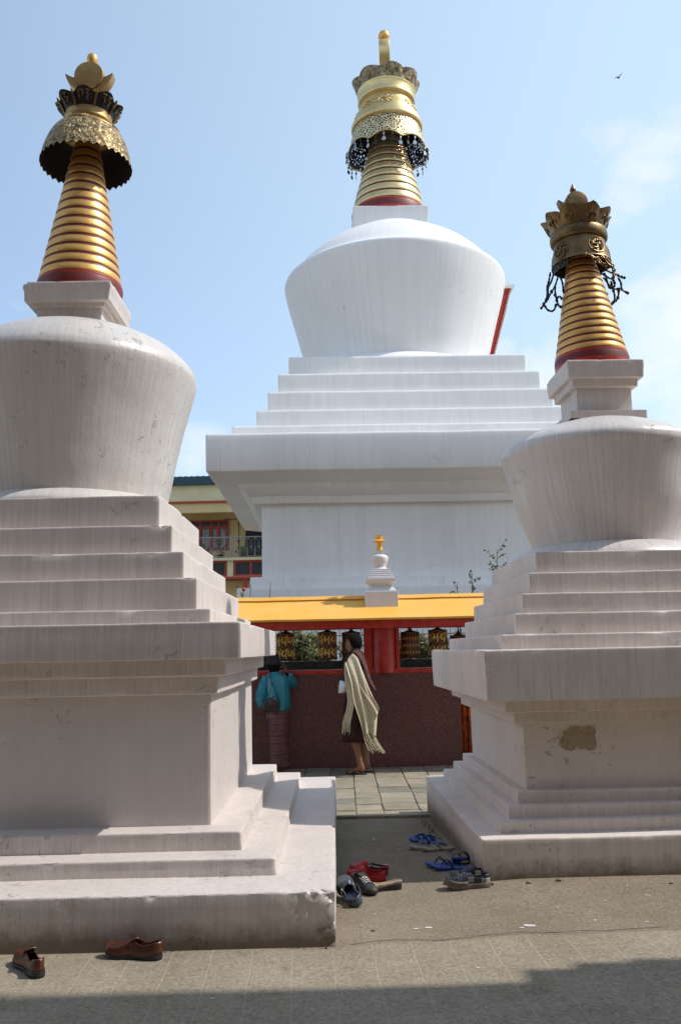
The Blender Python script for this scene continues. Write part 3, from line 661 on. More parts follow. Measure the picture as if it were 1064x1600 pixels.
# ===== great stupa behind
MX = thing('stupa', 'great white stupa towering behind the wheel gallery with gilt bell canopy', 'stupa', (1.7713, 24.6378, 0), .0229)
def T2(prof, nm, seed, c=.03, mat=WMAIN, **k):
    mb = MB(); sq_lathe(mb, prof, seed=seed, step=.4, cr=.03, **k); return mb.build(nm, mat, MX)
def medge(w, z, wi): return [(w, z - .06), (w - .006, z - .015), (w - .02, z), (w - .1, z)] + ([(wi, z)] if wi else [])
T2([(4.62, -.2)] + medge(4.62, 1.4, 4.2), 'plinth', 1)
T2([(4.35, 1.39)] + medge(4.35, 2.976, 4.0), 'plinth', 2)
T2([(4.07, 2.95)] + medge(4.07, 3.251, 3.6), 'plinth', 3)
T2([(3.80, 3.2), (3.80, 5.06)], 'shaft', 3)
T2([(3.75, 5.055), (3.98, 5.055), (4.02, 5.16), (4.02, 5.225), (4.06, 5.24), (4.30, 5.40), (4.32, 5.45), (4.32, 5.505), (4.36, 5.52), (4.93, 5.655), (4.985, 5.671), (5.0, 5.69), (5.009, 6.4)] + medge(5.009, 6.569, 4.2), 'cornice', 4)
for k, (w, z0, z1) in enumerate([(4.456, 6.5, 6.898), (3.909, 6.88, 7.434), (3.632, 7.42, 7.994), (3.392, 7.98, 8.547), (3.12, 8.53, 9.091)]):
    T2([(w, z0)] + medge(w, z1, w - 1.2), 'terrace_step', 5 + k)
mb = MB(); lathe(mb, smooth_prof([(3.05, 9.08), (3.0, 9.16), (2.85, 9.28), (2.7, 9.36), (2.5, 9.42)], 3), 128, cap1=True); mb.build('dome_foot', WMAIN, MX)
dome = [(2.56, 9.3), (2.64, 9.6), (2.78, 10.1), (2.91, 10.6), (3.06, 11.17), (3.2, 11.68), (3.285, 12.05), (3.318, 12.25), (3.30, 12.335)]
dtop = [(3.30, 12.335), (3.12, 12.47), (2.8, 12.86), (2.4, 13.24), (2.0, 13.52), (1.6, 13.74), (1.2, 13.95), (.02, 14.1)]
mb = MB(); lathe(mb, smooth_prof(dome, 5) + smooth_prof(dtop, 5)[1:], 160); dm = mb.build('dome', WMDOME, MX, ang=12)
mlo = lambda z: (-.12 + .0 * z, 0)
mb = MB(); sq_lathe(mb, [(1.0, 13.7), (1.10, 13.72), (1.10, 14.0), (1.115, 14.3), (1.121, 14.42), (1.11, 14.435), (.9, 14.436)], lean=lambda z: (-.12, 0), seed=5, step=.3, cr=.02); mb.build('harmika', WMAIN, MX)
def ra3(z):
    return 1.0 - .27 * (z - 15.29) if z > 15.29 else 1.0 + .2 * (15.29 - z)
lm = lambda z: (-.105 + .012 * (z - 14.4), 0)
spire_parts(MX, 14.43, 17.45, 1.12, ra3, 14.76, 10, lm, GOLD_M, gap=.22, n=80)
mb = MB(); lathe(mb, smooth_prof([(1.03, 17.50), (1.10, 17.53), (1.125, 17.60), (1.10, 17.68), (1.06, 17.76), (1.0, 17.95), (.90, 18.15), (.83, 18.32), (.80, 18.42)], 4), 96, lm); bl = mb.build('bell_canopy', GOLD_M, MX, ang=50)
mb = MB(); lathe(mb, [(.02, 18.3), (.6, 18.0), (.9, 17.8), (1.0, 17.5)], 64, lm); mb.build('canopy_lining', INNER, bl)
# pierced apron with scalloped hem
n = 160; rows = []
for (r, z, k) in ((1.28, 16.62, 1), (1.24, 16.75, .3), (1.17, 17.0, 0), (1.10, 17.3, 0), (1.05, 17.50, 0)):
    rows.append([(r * cos(2*pi*j/n) + lm(z)[0], r * sin(2*pi*j/n), z + k * .17 * abs(cos(4 * 2*pi*j/n + .4))) for j in range(n)])
mb = MB(); mb.grid(rows, closed_u=True); ap = mb.build('pierced_apron', PIERCED, bl)
mb = MB(); P = [(p[0] * 1.002, p[1] * 1.002, p[2]) for p in rows[0]]; mb.tube(P + [P[0]], .016, 6, False); mb.build('apron_hem', GOLD_M, bl)
ap_in = MB(); ap_in.grid([[(p[0] - .03 * cos(2*pi*j/n), p[1] - .03 * sin(2*pi*j/n), p[2] + .01) for j, p in enumerate(r)][::-1] for r in rows], closed_u=True); ap_in.build('apron_backing', pierced('dark_pierced_backing', (.03, .025, .03), 9, .30, .2), bl)  # dark pierced second skin just inside the apron
DISC_M = plain('dull_silver', (.45, .46, .48), .35, .8)
for k in range(32):
    a = 2 * pi * (k + .3) / 32; j = int((k + .3) / 32 * n); p = rows[0][j]; x, y, z = p[0], p[1], p[2]
    mb = MB(); mb.tube([(x, y, z), (x, y, z - .10)], .012, 5); mb.ball((x, y, z - .12), .038, 5, (.8, .8, 1.3)); mb.tube([(x, y, z - .15), (x, y, z - .2)], .008, 4)
    rows_ = []; w = rnd.uniform(-.6, .6)
    for (rr, t) in ((.002, -.008), (.06, -.008), (.06, .008), (.002, .008)): rows_.append([(x + rr * cos(q) * cos(a + pi/2 + w), y + rr * cos(q) * sin(a + pi/2 + w) + t, z - .27 + rr * 1.1 * sin(q)) for q in [2*pi*i/14 for i in range(14)]])
    mb.grid(rows_, closed_u=True); mb.build('hanging_drop', DISC_M if k % 2 else IRON, bl)
mb = MB(); lathe(mb, smooth_prof([(.80, 18.38), (.87, 18.43), (.90, 18.47), (.89, 18.6), (.90, 18.74), (.92, 18.80), (.88, 18.84), (.5, 18.86)], 4), 96, lm, cap1=True); mb.build('gilt_collar', GOLD_M, MX)
for a in (-98, -40, 30, 100, 170, 230):
    A = R(a); c = Vector((.955 * cos(A) + lm(18)[0], .955 * sin(A), 18.09)); N_ = Vector((cos(A), sin(A), .55)).normalized(); u = Vector((-sin(A), cos(A), 0)); v = N_.cross(u)
    mb = MB()
    for k in range(10): t = 2*pi*k/10; q = c + (u * cos(t) * 1.2 + v * sin(t) * .75) * .21 - N_ * (.03 + .03 * cos(t)**2); mb.ball(q, .045, 5, (1.1, 1, .8))
    P = [c + (u * cos(t) * 1.2 + v * sin(t) * .75) * .285 - N_ * (.045 + .05 * cos(t)**2) for t in [2*pi*k/40 for k in range(41)]]; mb.tube(P, .02, 6, False)
    P = [c + (u * cos(t) * 1.2 + v * sin(t) * .75) * .14 - N_ * (.015 + .02 * cos(t)**2) for t in [2*pi*k/30 for k in range(31)]]; mb.tube(P, .018, 6, False); mb.ball(c - N_ * .02, .07, 6, (1.2, 1, .5)); mb.build('medallion', GOLD_M, bl)
cr_ = bpy.data.objects.new('crown', None); link(cr_, MX)
for k in range(8):
    A = R(-90 + 45 * k + 6); mb = MB(); petal(mb, A, R(22.6), .90, 18.76, 1.00, 19.22, lm, .0, .05, ogee=.12, pts=24, jag=.04, rows_n=8); mb.build('lotus_plate', BRASS_C, cr_, ang=60)
# crescent and disc seen on edge
def rotz_parts(o): o.rotation_euler = (0, 0, R(84)); o.location = (-.06, 0, 0)
rotz_parts(crescent(MX, 20.10, .74, .42, .15, GOLD_M))
mb = MB(); rows = []
for (r, y) in ((0.002, -.17), (.42, -.17), (.47, -.165), (.48, -.15), (.48, .15), (.47, .165), (.002, .17)): rows.append([(r * cos(2*pi*j/56), y, 20.19 + r * sin(2*pi*j/56)) for j in range(56)])
mb.grid(rows[::-1], closed_u=True); rotz_parts(mb.build('sun_disc', GOLD_M, MX, ang=40))
mb = MB(); lathe(mb, smooth_prof([(.10, 20.62), (.09, 20.70), (.14, 20.75), (.178, 20.83), (.178, 20.90), (.14, 21.0), (.07, 21.06), (.001, 21.08)], 4), 28, lambda z: (-.065, 0)); mb.build('jewel_finial', GOLD, MX)
# red bordered niche on the right flank of the dome
NO = lambda z: .03 + .028 * (z - 9.3)
NIP = [(2.58, 9.35), (2.72, 9.9), (2.86, 10.4), (2.99, 10.9), (3.10, 11.3), (3.21, 11.75), (3.30, 12.12)]
nich = bpy.data.objects.new('dome_niche', None); link(nich, MX); nich.rotation_euler = (0, 0, R(3))
mb = MB(); rows = []
for r, z in NIP: rows.append([(r + NO(z) - .06, -.6, z), (r + NO(z), -.6, z), (r + NO(z), .6, z), (r + NO(z) - .06, .6, z)])
mb.grid(rows, closed_u=False); mb.grid([[(r - .3, -.6, z), (r + NO(z), -.6, z)] for r, z in NIP]); mb.grid([[(r + NO(z), .6, z), (r - .3, .6, z)] for r, z in NIP]); mb.build('niche_panel', REDP, nich, smooth=False)
for sy in (-.6, .6):
    mb = MB()
    for i in range(44):
        t = i / 43 * (len(NIP) - 1); a = int(min(t, len(NIP) - 2)); f_ = t - a; r = NIP[a][0] + (NIP[a+1][0] - NIP[a][0]) * f_; z = NIP[a][1] + (NIP[a+1][1] - NIP[a][1]) * f_
        mb.ball((r + NO(z) + .01, sy, z), .04, 4)
    mb.build('beaded_border', plain('faded_red_gold', (.42, .12, .05), .5), nich)
mb = MB(); mb.box(3.1, 3.52, -.66, .66, 12.10, 12.18); mb.box(3.2, 3.56, -.6, .6, 12.18, 12.24); mb.build('niche_hood', WMAIN, nich, smooth=False)
# ---------------------------------------------------------------- prayer wheel gallery
HY = 11.77
GA = thing('wheel_gallery', 'low granite faced gallery with red column and sloping yellow roof edge, holding the prayer wheels', 'wheel gallery', (0, HY, -.085))
def gbox(nm, mat, *bs, parent=GA, bev=.0):
    mb = MB()
    for b in bs: mb.box(b[0], b[1], b[2] - HY, b[3] - HY, b[4] + .085, b[5] + .085)
    o = mb.build(nm, mat, parent, smooth=False)
    if bev:
        md = o.modifiers.new('bevel', 'BEVEL'); md.width = bev; md.segments = 2
    return o
gbox('granite_wall', GRANITE, (-4.6, 1.56, 11.77, 12.10, -.2, 1.172), bev=.006)
gbox('sill', REDP, (-4.6, 1.56, 11.765, 12.14, 1.172, 1.232), bev=.004)
gbox('beam', REDP, (-4.7, 3.6, 11.42, 11.66, 1.772, 1.872), (-4.7, 3.6, 11.66, 12.16, 1.776, 1.868), bev=.006)
mb = MB(); lathe(mb, [(.172, 1.257), (.172, 1.861)], 40); mb.build('column', REDP, GA, loc=(.553, .12, 0))
gbox('column_jamb', REDP, (.285, .392, 11.80, 12.06, 1.22, 1.785), bev=.004)
gbox('column_jamb', REDP, (.715, .765, 11.80, 12.06, 1.22, 1.785), bev=.004)
gbox('end_post', REDP, (3.2, 3.45, 11.75, 12.0, -.1, 1.77), bev=.004)
gbox('rear_sill', plain('pale_stone_sill', (.45, .43, .40), .8), (-4.6, 1.56, 12.46, 12.56, 1.16, 1.222))
gbox('rear_wall', GRANITE, (-4.6, 1.56, 12.47, 12.55, -.15, 1.15))
# sloping roof slab with coping
mb = MB(); sec = [(11.26, 1.876), (11.25, 1.90), (11.92, 2.175), (11.925, 2.185), (11.90, 2.19), (11.96, 2.238), (12.12, 2.25), (12.12, 2.21), (12.72, 1.93), (12.72, 1.90), (12.16, 1.885), (11.66, 1.874)]
nx = 90; rows = []
for i in range(nx + 1):
    x = -4.9 + 8.9 * i / nx; rows.append([(x, y - HY, z + .085 + .004 * fb(x * 3, y * 3, z * 3)) for y, z in sec])
mb.grid(rows, closed_u=True); mb.cap(rows[0]); mb.cap(rows[-1], True); mb.build('roof_slab', YELLOW, GA, ang=25)

# miniature stupa set on the roof slab
MS = thing('miniature_stupa', 'miniature white stupa with yellow finial standing on the yellow roof edge', 'miniature stupa', (.532, 11.86, 2.02), .02)
def ms_sq(prof, nm, mat=WSMALL, cr=.004):
    mb = MB(); sq_lathe(mb, prof, seed=2, step=.06, cr=cr); return mb.build(nm, mat, MS)
ms_sq([(.222, .0), (.222, .243), (.222, .249), (.220, .252), (.214, .252), (.16, .252)], 'pedestal')
ms_sq([(.205, .250), (.205, .262), (.195, .268), (.175, .30), (.15, .315), (.145, .32), (.145, .345), (.16, .352), (.17, .37), (.195, .385), (.205, .39), (.205, .43), (.20, .434), (.15, .436)], 'base')
for k in range(5): w = .172 - .013 * k; z = .435 + .027 * k; ms_sq([(w, z), (w, z + .020), (w - .005, z + .026), (w - .03, z + .027)], 'terrace_step')
mb = MB(); lathe(mb, smooth_prof([(.112, .565), (.105, .575), (.088, .585), (.085, .60), (.095, .64), (.112, .68), (.118, .72), (.112, .745), (.09, .765), (.055, .776), (.01, .78)], 3), 48); mb.build('dome', WSMALL, MS)
ms_sq([(.042, .77), (.042, .80), (.050, .802), (.050, .835), (.02, .836)], 'harmika')
mb = MB(); lathe(mb, smooth_prof([(.046, .835), (.040, .88), (.034, .93), (.032, .955)], 3) , 28); sp = mb.build('spire', YFIN, MS)
mb = MB(); lathe(mb, [(.03, .952), (.095, .958), (.097, .964), (.05, .985), (.036, .992), (.035, 1.005), (.046, 1.01), (.046, 1.022), (.02, 1.024)], 28, cap1=True); mb.build('umbrella', YFIN, MS)
o = crescent(MS, 1.065, .050, .026, .02, YFIN); 
# ---------------------------------------------------------------- prayer wheels
WCOP = gold('dark_copper_drum', (.15, .065, .03), .45, (.03, .018, .012), .8, scale=10, metal=.5)
WLET = gold('raised_gilt_letters', (.70, .48, .13), .5, (.35, .22, .06), .4, metal=.35)
def wheel(x, y, ztop, h, r, kind, label):
    t = thing('prayer_wheel', label, 'prayer wheel', (x, y, ztop - h), random.Random(int(x * 100)).uniform(-.2, .2), 'prayer wheels hanging in the gallery')
    mb = MB(); lathe(mb, [(.01, .0), (r * 1.02, 0), (r * 1.04, .008), (r * 1.04, .022), (r * .99, .028), (r, .03), (r, h * .485), (r * 1.025, h * .49), (r * 1.03, h * .5), (r * 1.025, h * .51), (r, h * .515), (r, h - .03), (r * .99, h - .028), (r * 1.04, h - .022), (r * 1.04, h - .006), (r * 1.0, h), (r * .5, h + .012), (.022, h + .03), (.02, h + .045)], 48, cap0=True, cap1=True); d = mb.build('drum', WCOP, t)
    mb = MB(); mb.tube([(0, 0, -.17 if kind < 2 else -.05), (0, 0, h + .13)], .009, 8); mb.ball((0, 0, h + .04), .024, 6); mb.build('axle', IRON, t)
    mb = MB()
    if kind == 0:
        for row in range(2):
            zc = h * (.265 + .48 * row)
            for q, ch in enumerate('मयणनपडमय'):
                a0 = -pi / 2 + q * pi / 4 + x
                text_on(mb, ch, h * .56, lambda u, v, w, a0=a0, zc=zc: ((r + .001 + w) * cos(a0 + u / r), (r + .001 + w) * sin(a0 + u / r), zc + v), .003, .006, .8)
        mb.build('raised_letters', WLET, d)
    elif kind == 1:
        for row in range(3):
            for q in range(20):
                a = 2*pi*q/20; zc = h * (.22 + .27 * row); rr = r + .003
                mb.tube([(rr * cos(a), rr * sin(a), zc - .022), (rr * cos(a + .05), rr * sin(a + .05), zc), (rr * cos(a), rr * sin(a), zc + .022)], [.004, .006, .003], 5)
                mb.ball((rr * cos(a + .15), rr * sin(a + .15), zc + .01), .005, 4)
        mb.build('raised_letters', WLET, d)
    return t
WY = 12.02
wheel(-.80, WY, 1.735, .375, .128, 0, 'lettered prayer wheel above the head of the woman in the teal blouse')
wheel(-.22, WY, 1.742, .375, .128, 0, 'lettered prayer wheel midway between the two people')
wheel(.112, WY, 1.732, .375, .128, 2, 'dark prayer wheel half hidden behind the bare headed man')
wheel(.93, WY, 1.722, .36, .128, 1, 'dark prayer wheel with rows of tiny marks, right of the red column')
wheel(1.315, WY, 1.742, .37, .128, 0, 'lettered prayer wheel seen above the corner of the right stupa cornice')
wheel(1.60, WY, 1.66, .30, .115, 1, 'lowest hung prayer wheel at the right end, mostly hidden by the right stupa')
# orange cloth curtain past the end of the wall
CL = MT('orange_printed_cloth', .8); _n = CL.noise(sc=(9, 9, 2), scale=3, det=3, dist=1.5); CL.col(CL.mix(CL.rng(_n, .45, .6), (.75, .16, .02), (.10, .03, .02))); CL = CL.m
mb = MB(); rows = [[(1.50 + .5 * i / 40, 12.3 - HY + .03 * sin(i * .9) + .01 * sin(i * 2.3), z) for i in range(41)] for z in (.02, .3, .62, .78)]
mb.grid(rows); o = mb.build('hanging_cloth', CL, None, loc=(0, HY, 0)); tag(o, 'orange printed cloth hanging past the right end of the granite wall', 'cloth'); md = o.modifiers.new('t', 'SOLIDIFY'); md.thickness = .004
mb = MB(); rows = [[(1.48 + .54 * i / 40, 12.28 - HY + .02 * sin(i * .7), z) for i in range(41)] for z in (.76, .86, .97, 1.05)]
mb.grid(rows); o = mb.build('folded_cloth', plain('maroon_cloth', (.16, .03, .02), .85, var=.5, sc=8), None, loc=(0, HY, 0)); tag(o, 'dark red cloth draped over the rail above the orange cloth', 'cloth'); md = o.modifiers.new('t', 'SOLIDIFY'); md.thickness = .004

# ---------------------------------------------------------------- garden behind the gallery
mb = MB(); mb.box(-6, 7, -.12, .12, 0, 1.43); 
for i in range(27): mb.box(-6 + .5 * i - .03, -6 + .5 * i + .03, -.135, .13, .0, 1.44)
o = mb.build('garden_wall', plain('dark_mossy_brick', (.035, .032, .024), .9, var=.5, sc=14, bump=.01), None, smooth=False, loc=(0, 13.5, -.1)); tag(o, 'low dark mossy wall behind the prayer wheels', 'wall')
mb = MB(); mb.box(-7, 8, 13.5, 19, -.1, 1.0)
o = mb.build('garden_bed', SOIL, None, smooth=False); tag(o, 'raised soil bed in front of the great stupa', kind='structure')
def fence(y, x0, x1, zt):
    t = thing('garden_fence', 'thin wire fence with upright bars behind the shrubs', 'fence', (0, y, 1.0)); mb = MB()
    mb.tube([(x0, 0, zt - .10), (x1, 0, zt - .10)], .008, 5); mb.tube([(x0, 0, .15), (x1, 0, .15)], .008, 5); mb.build('rail', IRON, t)
    mb = MB(); x = x0
    while x < x1: mb.tube([(x, 0, 0), (x, 0, zt)], .005, 4); x += .105
    tag(mb.build('bars', IRON, t), kind='stuff')
    for i in range(7): x = x0 + (x1 - x0) * i / 6; mb = MB(); mb.tube([(x, 0, 0), (x, 0, zt + .05)], .018, 6); mb.build('post', IRON, t)
fence(16.4, -5, 6.5, .86)
def shrub(nm, x, y, z, h, w, nst, nl, leaf, ls, mat, label, group, seed, flowers=0, up=.8):
    rnd = random.Random(seed); t = thing(nm, label, 'shrub', (x, y, z), 0, group)
    ms = MB(); ml = MB(); tone = []; mf = MB(); tf = []
    for s in range(nst):
        a = rnd.uniform(0, 2*pi); b = rnd.uniform(.1, 1) * w; L = h * rnd.uniform(.65, 1.05); p = Vector((rnd.uniform(-.08, .08) * w * 2, rnd.uniform(-.08, .08), 0)); pts = [p.copy()]
        d = Vector((cos(a) * b * .5, sin(a) * b * .4, L)); k = 7
        for i in range(1, k + 1): pts.append(p + Vector((d.x * (i / k) ** 1.5, d.y * (i / k) ** 1.5, d.z * i / k)) + Vector((rnd.uniform(-.02, .02), rnd.uniform(-.02, .02), 0)))
        ms.tube(pts, [.010 * (1 - .7 * i / k) for i in range(k + 1)], 4)
        for q in range(nl):
            u = rnd.uniform(.15, 1); i = min(int(u * k), k - 1); c = pts[i].lerp(pts[i + 1], u * k - i) + Vector((rnd.gauss(0, .05), rnd.gauss(0, .05), rnd.gauss(0, .03))) * w * 1.3
            di = Vector((rnd.gauss(0, 1), rnd.gauss(0, 1), rnd.gauss(.4, .7))).normalized(); sd = di.cross(Vector((rnd.gauss(0,1), rnd.gauss(0,1), rnd.gauss(0,1)))).normalized(); l = leaf * rnd.uniform(.6, 1.3)
            isf = rnd.random() < flowers and u > .6
            M, T_ = (mf, tf) if isf else (ml, tone); w_ = l * ls * (1.6 if isf else 1)
            M.add([c, c + di * l * .5 + sd * w_, c + di * l, c + di * l * .5 - sd * w_], [(0, 1, 2, 3)]); T_.append(rnd.random() ** 1.5)
    ms.build('stems', BARK, t)
    for M, T_, m_, n_ in ((ml, tone, mat, 'foliage'), (mf, tf, FLOWER, 'blossom')):
        if M.v:
            o = M.build(n_, m_, t, smooth=False); at = o.data.attributes.new('tone', 'FLOAT', 'FACE'); at.data.foreach_set('value', T_)
    return t
G_ = 'shrubs in the garden bed behind the gallery'
shrub('flowering_shrub', -.72, 14.6, 1.0, .80, 0.65, 70, 90, .075, .26, LEAF2, 'bushy grey green shrub between the first two prayer wheels', G_, 1)
shrub('flowering_shrub', -.38, 14.9, 1.0, .72, 0.57, 60, 80, .07, .26, LEAF2, 'second bushy shrub, right beside the grey green one and touching it', G_, 2, .03)
shrub('flowering_shrub', .16, 15.2, 1.0, .62, 0.57, 44, 60, .065, .28, LEAF, 'lower shrub behind the second prayer wheel and the man', G_, 3, .1)
shrub('flowering_shrub', .50, 14.8, 1.0, .84, 0.34, 26, 40, .055, .3, LEAF, 'pink flowered shrub seen just left of the red column', G_, 4, .35)
shrub('flowering_shrub', 1.02, 14.6, 1.0, .74, 0.53, 44, 56, .065, .3, LEAF, 'green shrub seen just right of the red column', G_, 5, .05)
shrub('flowering_shrub', 1.42, 14.8, 1.0, .70, 0.65, 50, 60, .065, .28, LEAF2, 'yellowish shrub between the two right prayer wheels', G_, 6, .04)
shrub('flowering_shrub', 1.95, 14.9, 1.0, .74, 0.57, 34, 50, .06, .28, LEAF, 'shrub at the right end behind the lowest prayer wheel', G_, 7, .2)
shrub('flowering_shrub', -1.35, 14.8, 1.0, .70, 0.57, 40, 56, .065, .28, LEAF, 'shrub at the left behind the woman', G_, 8, .1)
def sprig(x, y, z0, z1, br, seed, label, fl=0, leaf=.05):
    """tall thin stem whose tip shows above the roof"""
    rnd = random.Random(seed); t = thing('rose_sprig', label, 'plant', (x, y, z0), 0, 'thin plants rising over the gallery roof'); ms = MB(); ml = MB(); tn = []
    H_ = z1 - z0; base = [(0, 0, 0), (.03, 0, H_ * .5), (.0, 0, H_ * .8), (.02, 0, H_)]
    P = smooth_prof(base, 6); ms.tube(P, [.012 * (1 - .7 * i / (len(P) - 1)) for i in range(len(P))], 5)
    for b in range(br):
        zt = H_ - .52 + .5 * b / max(1, br); a = rnd.uniform(0, 2*pi); L = rnd.uniform(.10, .22); q0 = Vector((.01, 0, zt)); q1 = q0 + Vector((cos(a) * L, sin(a) * L * .5, L * rnd.uniform(.5, 1.2)))
        ms.tube([q0, q0.lerp(q1, .5) + Vector((0, 0, .01)), q1], [.005, .004, .002], 4)
        for k in range(rnd.randint(4, 7)):
            c = q0.lerp(q1, rnd.uniform(.3, 1.05)); di = Vector((rnd.gauss(0, 1), rnd.gauss(0, .5), rnd.gauss(.2, .7))).normalized(); sd = di.cross(Vector((0, 1, .3))).normalized(); l = leaf * rnd.uniform(.7, 1.5)
            ml.add([c, c + di * l * .5 + sd * l * .28, c + di * l, c + di * l * .5 - sd * l * .28], [(0, 1, 2, 3)]); tn.append(rnd.random() * .8)
    ms.build('stem', BARK, t); o = ml.build('leaves', LEAF, t, smooth=False); at = o.data.attributes.new('tone', 'FLOAT', 'FACE'); at.data.foreach_set('value', tn)
    if fl: mb = MB(); mb.ball((.02, 0, H_ + .02), .035, 5); mb.build('bud', plain('red_rosebud', (.5, .05, .03), .6), t)
sprig(2.58, 14.2, 1.0, 3.10, 7, 1, 'tallest leafy sprig, beside the right stupa terraces')
sprig(2.15, 14.2, 1.0, 2.72, 6, 2, 'leafy sprig left of the tallest one, over the yellow roof')
sprig(1.90, 14.2, 1.0, 2.58, 4, 3, 'small leafy sprig nearest the miniature stupa', leaf=.035)
sprig(-1.65, 14.2, 1.0, 2.50, 3, 4, 'rose stem with red bud at the left end of the yellow roof', 1, .05)
sprig(-1.53, 14.2, 1.0, 2.60, 1, 5, 'bare leaning twig right of the rosebud', 0, .03)
sprig(-1.20, 14.2, 1.0, 2.64, 1, 6, 'bare upright twig farthest from the rosebud', 0, .03)
# bird
bt = thing('bird', 'tiny dark bird flying high in the right of the sky', 'bird', tuple(Vector((.287, .777, .56)) * 60 + Vector((0, 0, 1.5))), .6)
mb = MB(); mb.ball((0, 0, 0), .05, 6, (2.4, 1, .9)); mb.add([(-.03, 0, .02), (.05, 0, .02), (.0, .28, .10), (-.05, .27, .09)], [(0, 1, 2, 3)]); mb.add([(-.03, 0, .02), (.05, 0, .02), (.0, -.28, .10), (-.05, -.27, .09)], [(3, 2, 1, 0)]); mb.add([(-.1, 0, 0), (-.2, .03, 0), (-.2, -.03, 0)], [(0, 1, 2)]); mb.build('body', plain('dark_feathers', (.08, .07, .06), .8), bt)

# ---------------------------------------------------------------- yellow house far left
HB = thing('yellow_house', 'two storey yellow house with red framed windows and teal roof behind the stupas', 'house', (-6, 34, 0), R(-1.2))
YW = plain('house_yellow_wall', (.68, .53, .27), .8, var=.08, sc=1.5, bump=.003); YG = plain('house_pale_yellow', (.70, .63, .38), .8, var=.08, sc=1.5)
RF = plain('red_window_paint', (.42, .05, .03), .5); TEAL = plain('teal_sheet_roof', (.025, .075, .10), .5, var=.2, sc=6)
GLS = MT('window_glass', .12, 0, .6); GLS.col((.05, .06, .07)); GLS = GLS.m; CURT = plain('grey_net_curtain', (.30, .32, .33), .9, var=.25, sc=5); DKR = plain('dark_interior', (.03, .028, .03), .9)
RAILM = plain('grey_white_rail_paint', (.30, .30, .31), .5)
def hb(nm, mat, *bs, parent=HB):
    mb = MB()
    for b in bs: mb.box(b[0] + 6, b[1] + 6, b[2] - 34, b[3] - 34, b[4], b[5])
    return mb.build(nm, mat, parent, smooth=False)
hb('wall', YW, (-16, 2, 35.6, 36.0, -.1, 7.6), (-16, 2, 34.9, 35.6, -.1, 4.37), (-16, 2, 41.7, 42, -.1, 7.6), (-16, -15.7, 36, 41.7, -.1, 7.6), (1.7, 2, 36, 41.7, -.1, 7.6))
hb('upper_band', YG, (-16.3, 2.3, 33.9, 34.2, 7.52, 8.17)); hb('red_stripe', RF, (-16.3, 2.3, 33.86, 34.2, 7.44, 7.52)); hb('beam', YW, (-16.3, 2.3, 33.95, 34.2, 7.06, 7.44), (-16.3, 2.3, 34.2, 35.6, 7.3, 7.44))
mb = MB(); rows = []
for z, y in ((8.17, -.3), (8.46, -.34), (8.50, -.34), (9.2, 4.0), (8.5, 8.3)): rows.append([(-10.6 + .045 * i, y, z + (.012 * sin(i * 1.2) if z > 8.4 else 0)) for i in range(430)])
mb.grid(rows); mb.grid([[(-10.6, -.3, 8.17), (8.7, -.3, 8.17)], [(-10.6, 8.3, 8.17), (8.7, 8.3, 8.17)]]); mb.build('roof', TEAL, HB, smooth=False)
hb('floor_slab', YG, (-16.3, 2.3, 33.9, 35.6, 5.10, 5.21)); hb('lower_front', YG, (-16.3, 2.3, 34.0, 34.35, 4.37, 4.47), (-4.56, -4.32, 34.02, 34.35, 4.47, 5.10), (-16.3, -7.6, 34.02, 34.35, 4.47, 5.1), (-1.6, 2.3, 34.02, 34.35, 4.47, 5.1))
hb('red_band', RF, (-16.3, 2.3, 33.95, 34.4, 4.36, 4.455)); hb('red_post', RF, (-3.92, -3.78, 34.0, 34.2, -.1, 4.36)); 
def window(x0, x1, z0, z1, y, mull, parent=HB, tr=None, curtain=False):
    fr = hb('window', RF, *([(x0, x1, y - .04, y + .03, z0, z0 + .07), (x0, x1, y - .04, y + .03, z1 - .07, z1), (x0, x0 + .08, y - .04, y + .03, z0 + .07, z1 - .07), (x1 - .08, x1, y - .04, y + .03, z0 + .07, z1 - .07)] + [(m - .045, m + .045, y - .035, y + .03, z0 + .07, z1 - .07) for m in mull] + ([(x0 + .08, x1 - .08, y - .03, y + .03, tr - .05, tr + .05)] if tr else [])))
    g_ = MB(); g_.box(x0 + .07 + 6, x1 - .07 + 6, y + .0 - 34, y + .02 - 34, z0 + .06, z1 - .06); g_.build('pane', GLS, fr, smooth=False)
    if curtain:
        mb = MB(); zc = (tr or z1) - .06
        for a, b in zip([x0 + .08] + [m + .045 for m in mull], [m - .045 for m in mull] + [x1 - .08]):
            mb.grid([[(a + (b - a) * (.12 + .76 * i / 16) + 6, y - .012 - 34 + .008 * sin(i * 1.7), z) for i in range(17)] for z in (z0 + .1, zc)])
        mb.build('curtain', CURT, fr)
window(-6.35, -4.72, 5.72, 6.98, 35.55, [-5.93, -5.45, -5.15], tr=6.66, curtain=True)
window(-9.6, -7.6, 5.72, 6.98, 35.55, [-9, -8.3], tr=6.66, curtain=True)
hb('doorway', DKR, (-4.02, -2.9, 35.5, 35.62, 5.21, 6.95)); 
window(-7.5, -4.58, 4.475, 5.09, 34.1, [-6.5, -5.5]); window(-4.30, -1.7, 4.475, 5.09, 34.1, [-3.62, -2.6])
mb = MB(); mb.tube([(-4.3 + 6, 1.52, 5.6), (-4.3 + 6, 1.52, 7.0), (-4.9 + 6, 1.52, 7.0)], .02, 5); mb.ball((-4.3 + 6, 1.48, 6.05), .05, 5); mb.build('lamp_cable', DKR, HB)
mb = MB(); mb.tube([(-16.2 + 6, 0, 6.04), (8.2, 0, 6.04)], .022, 5); mb.tube([(-16.2 + 6, 0, 5.26), (8.2, 0, 5.26)], .016, 5); rl = mb.build('balcony_rail', RAILM, HB)
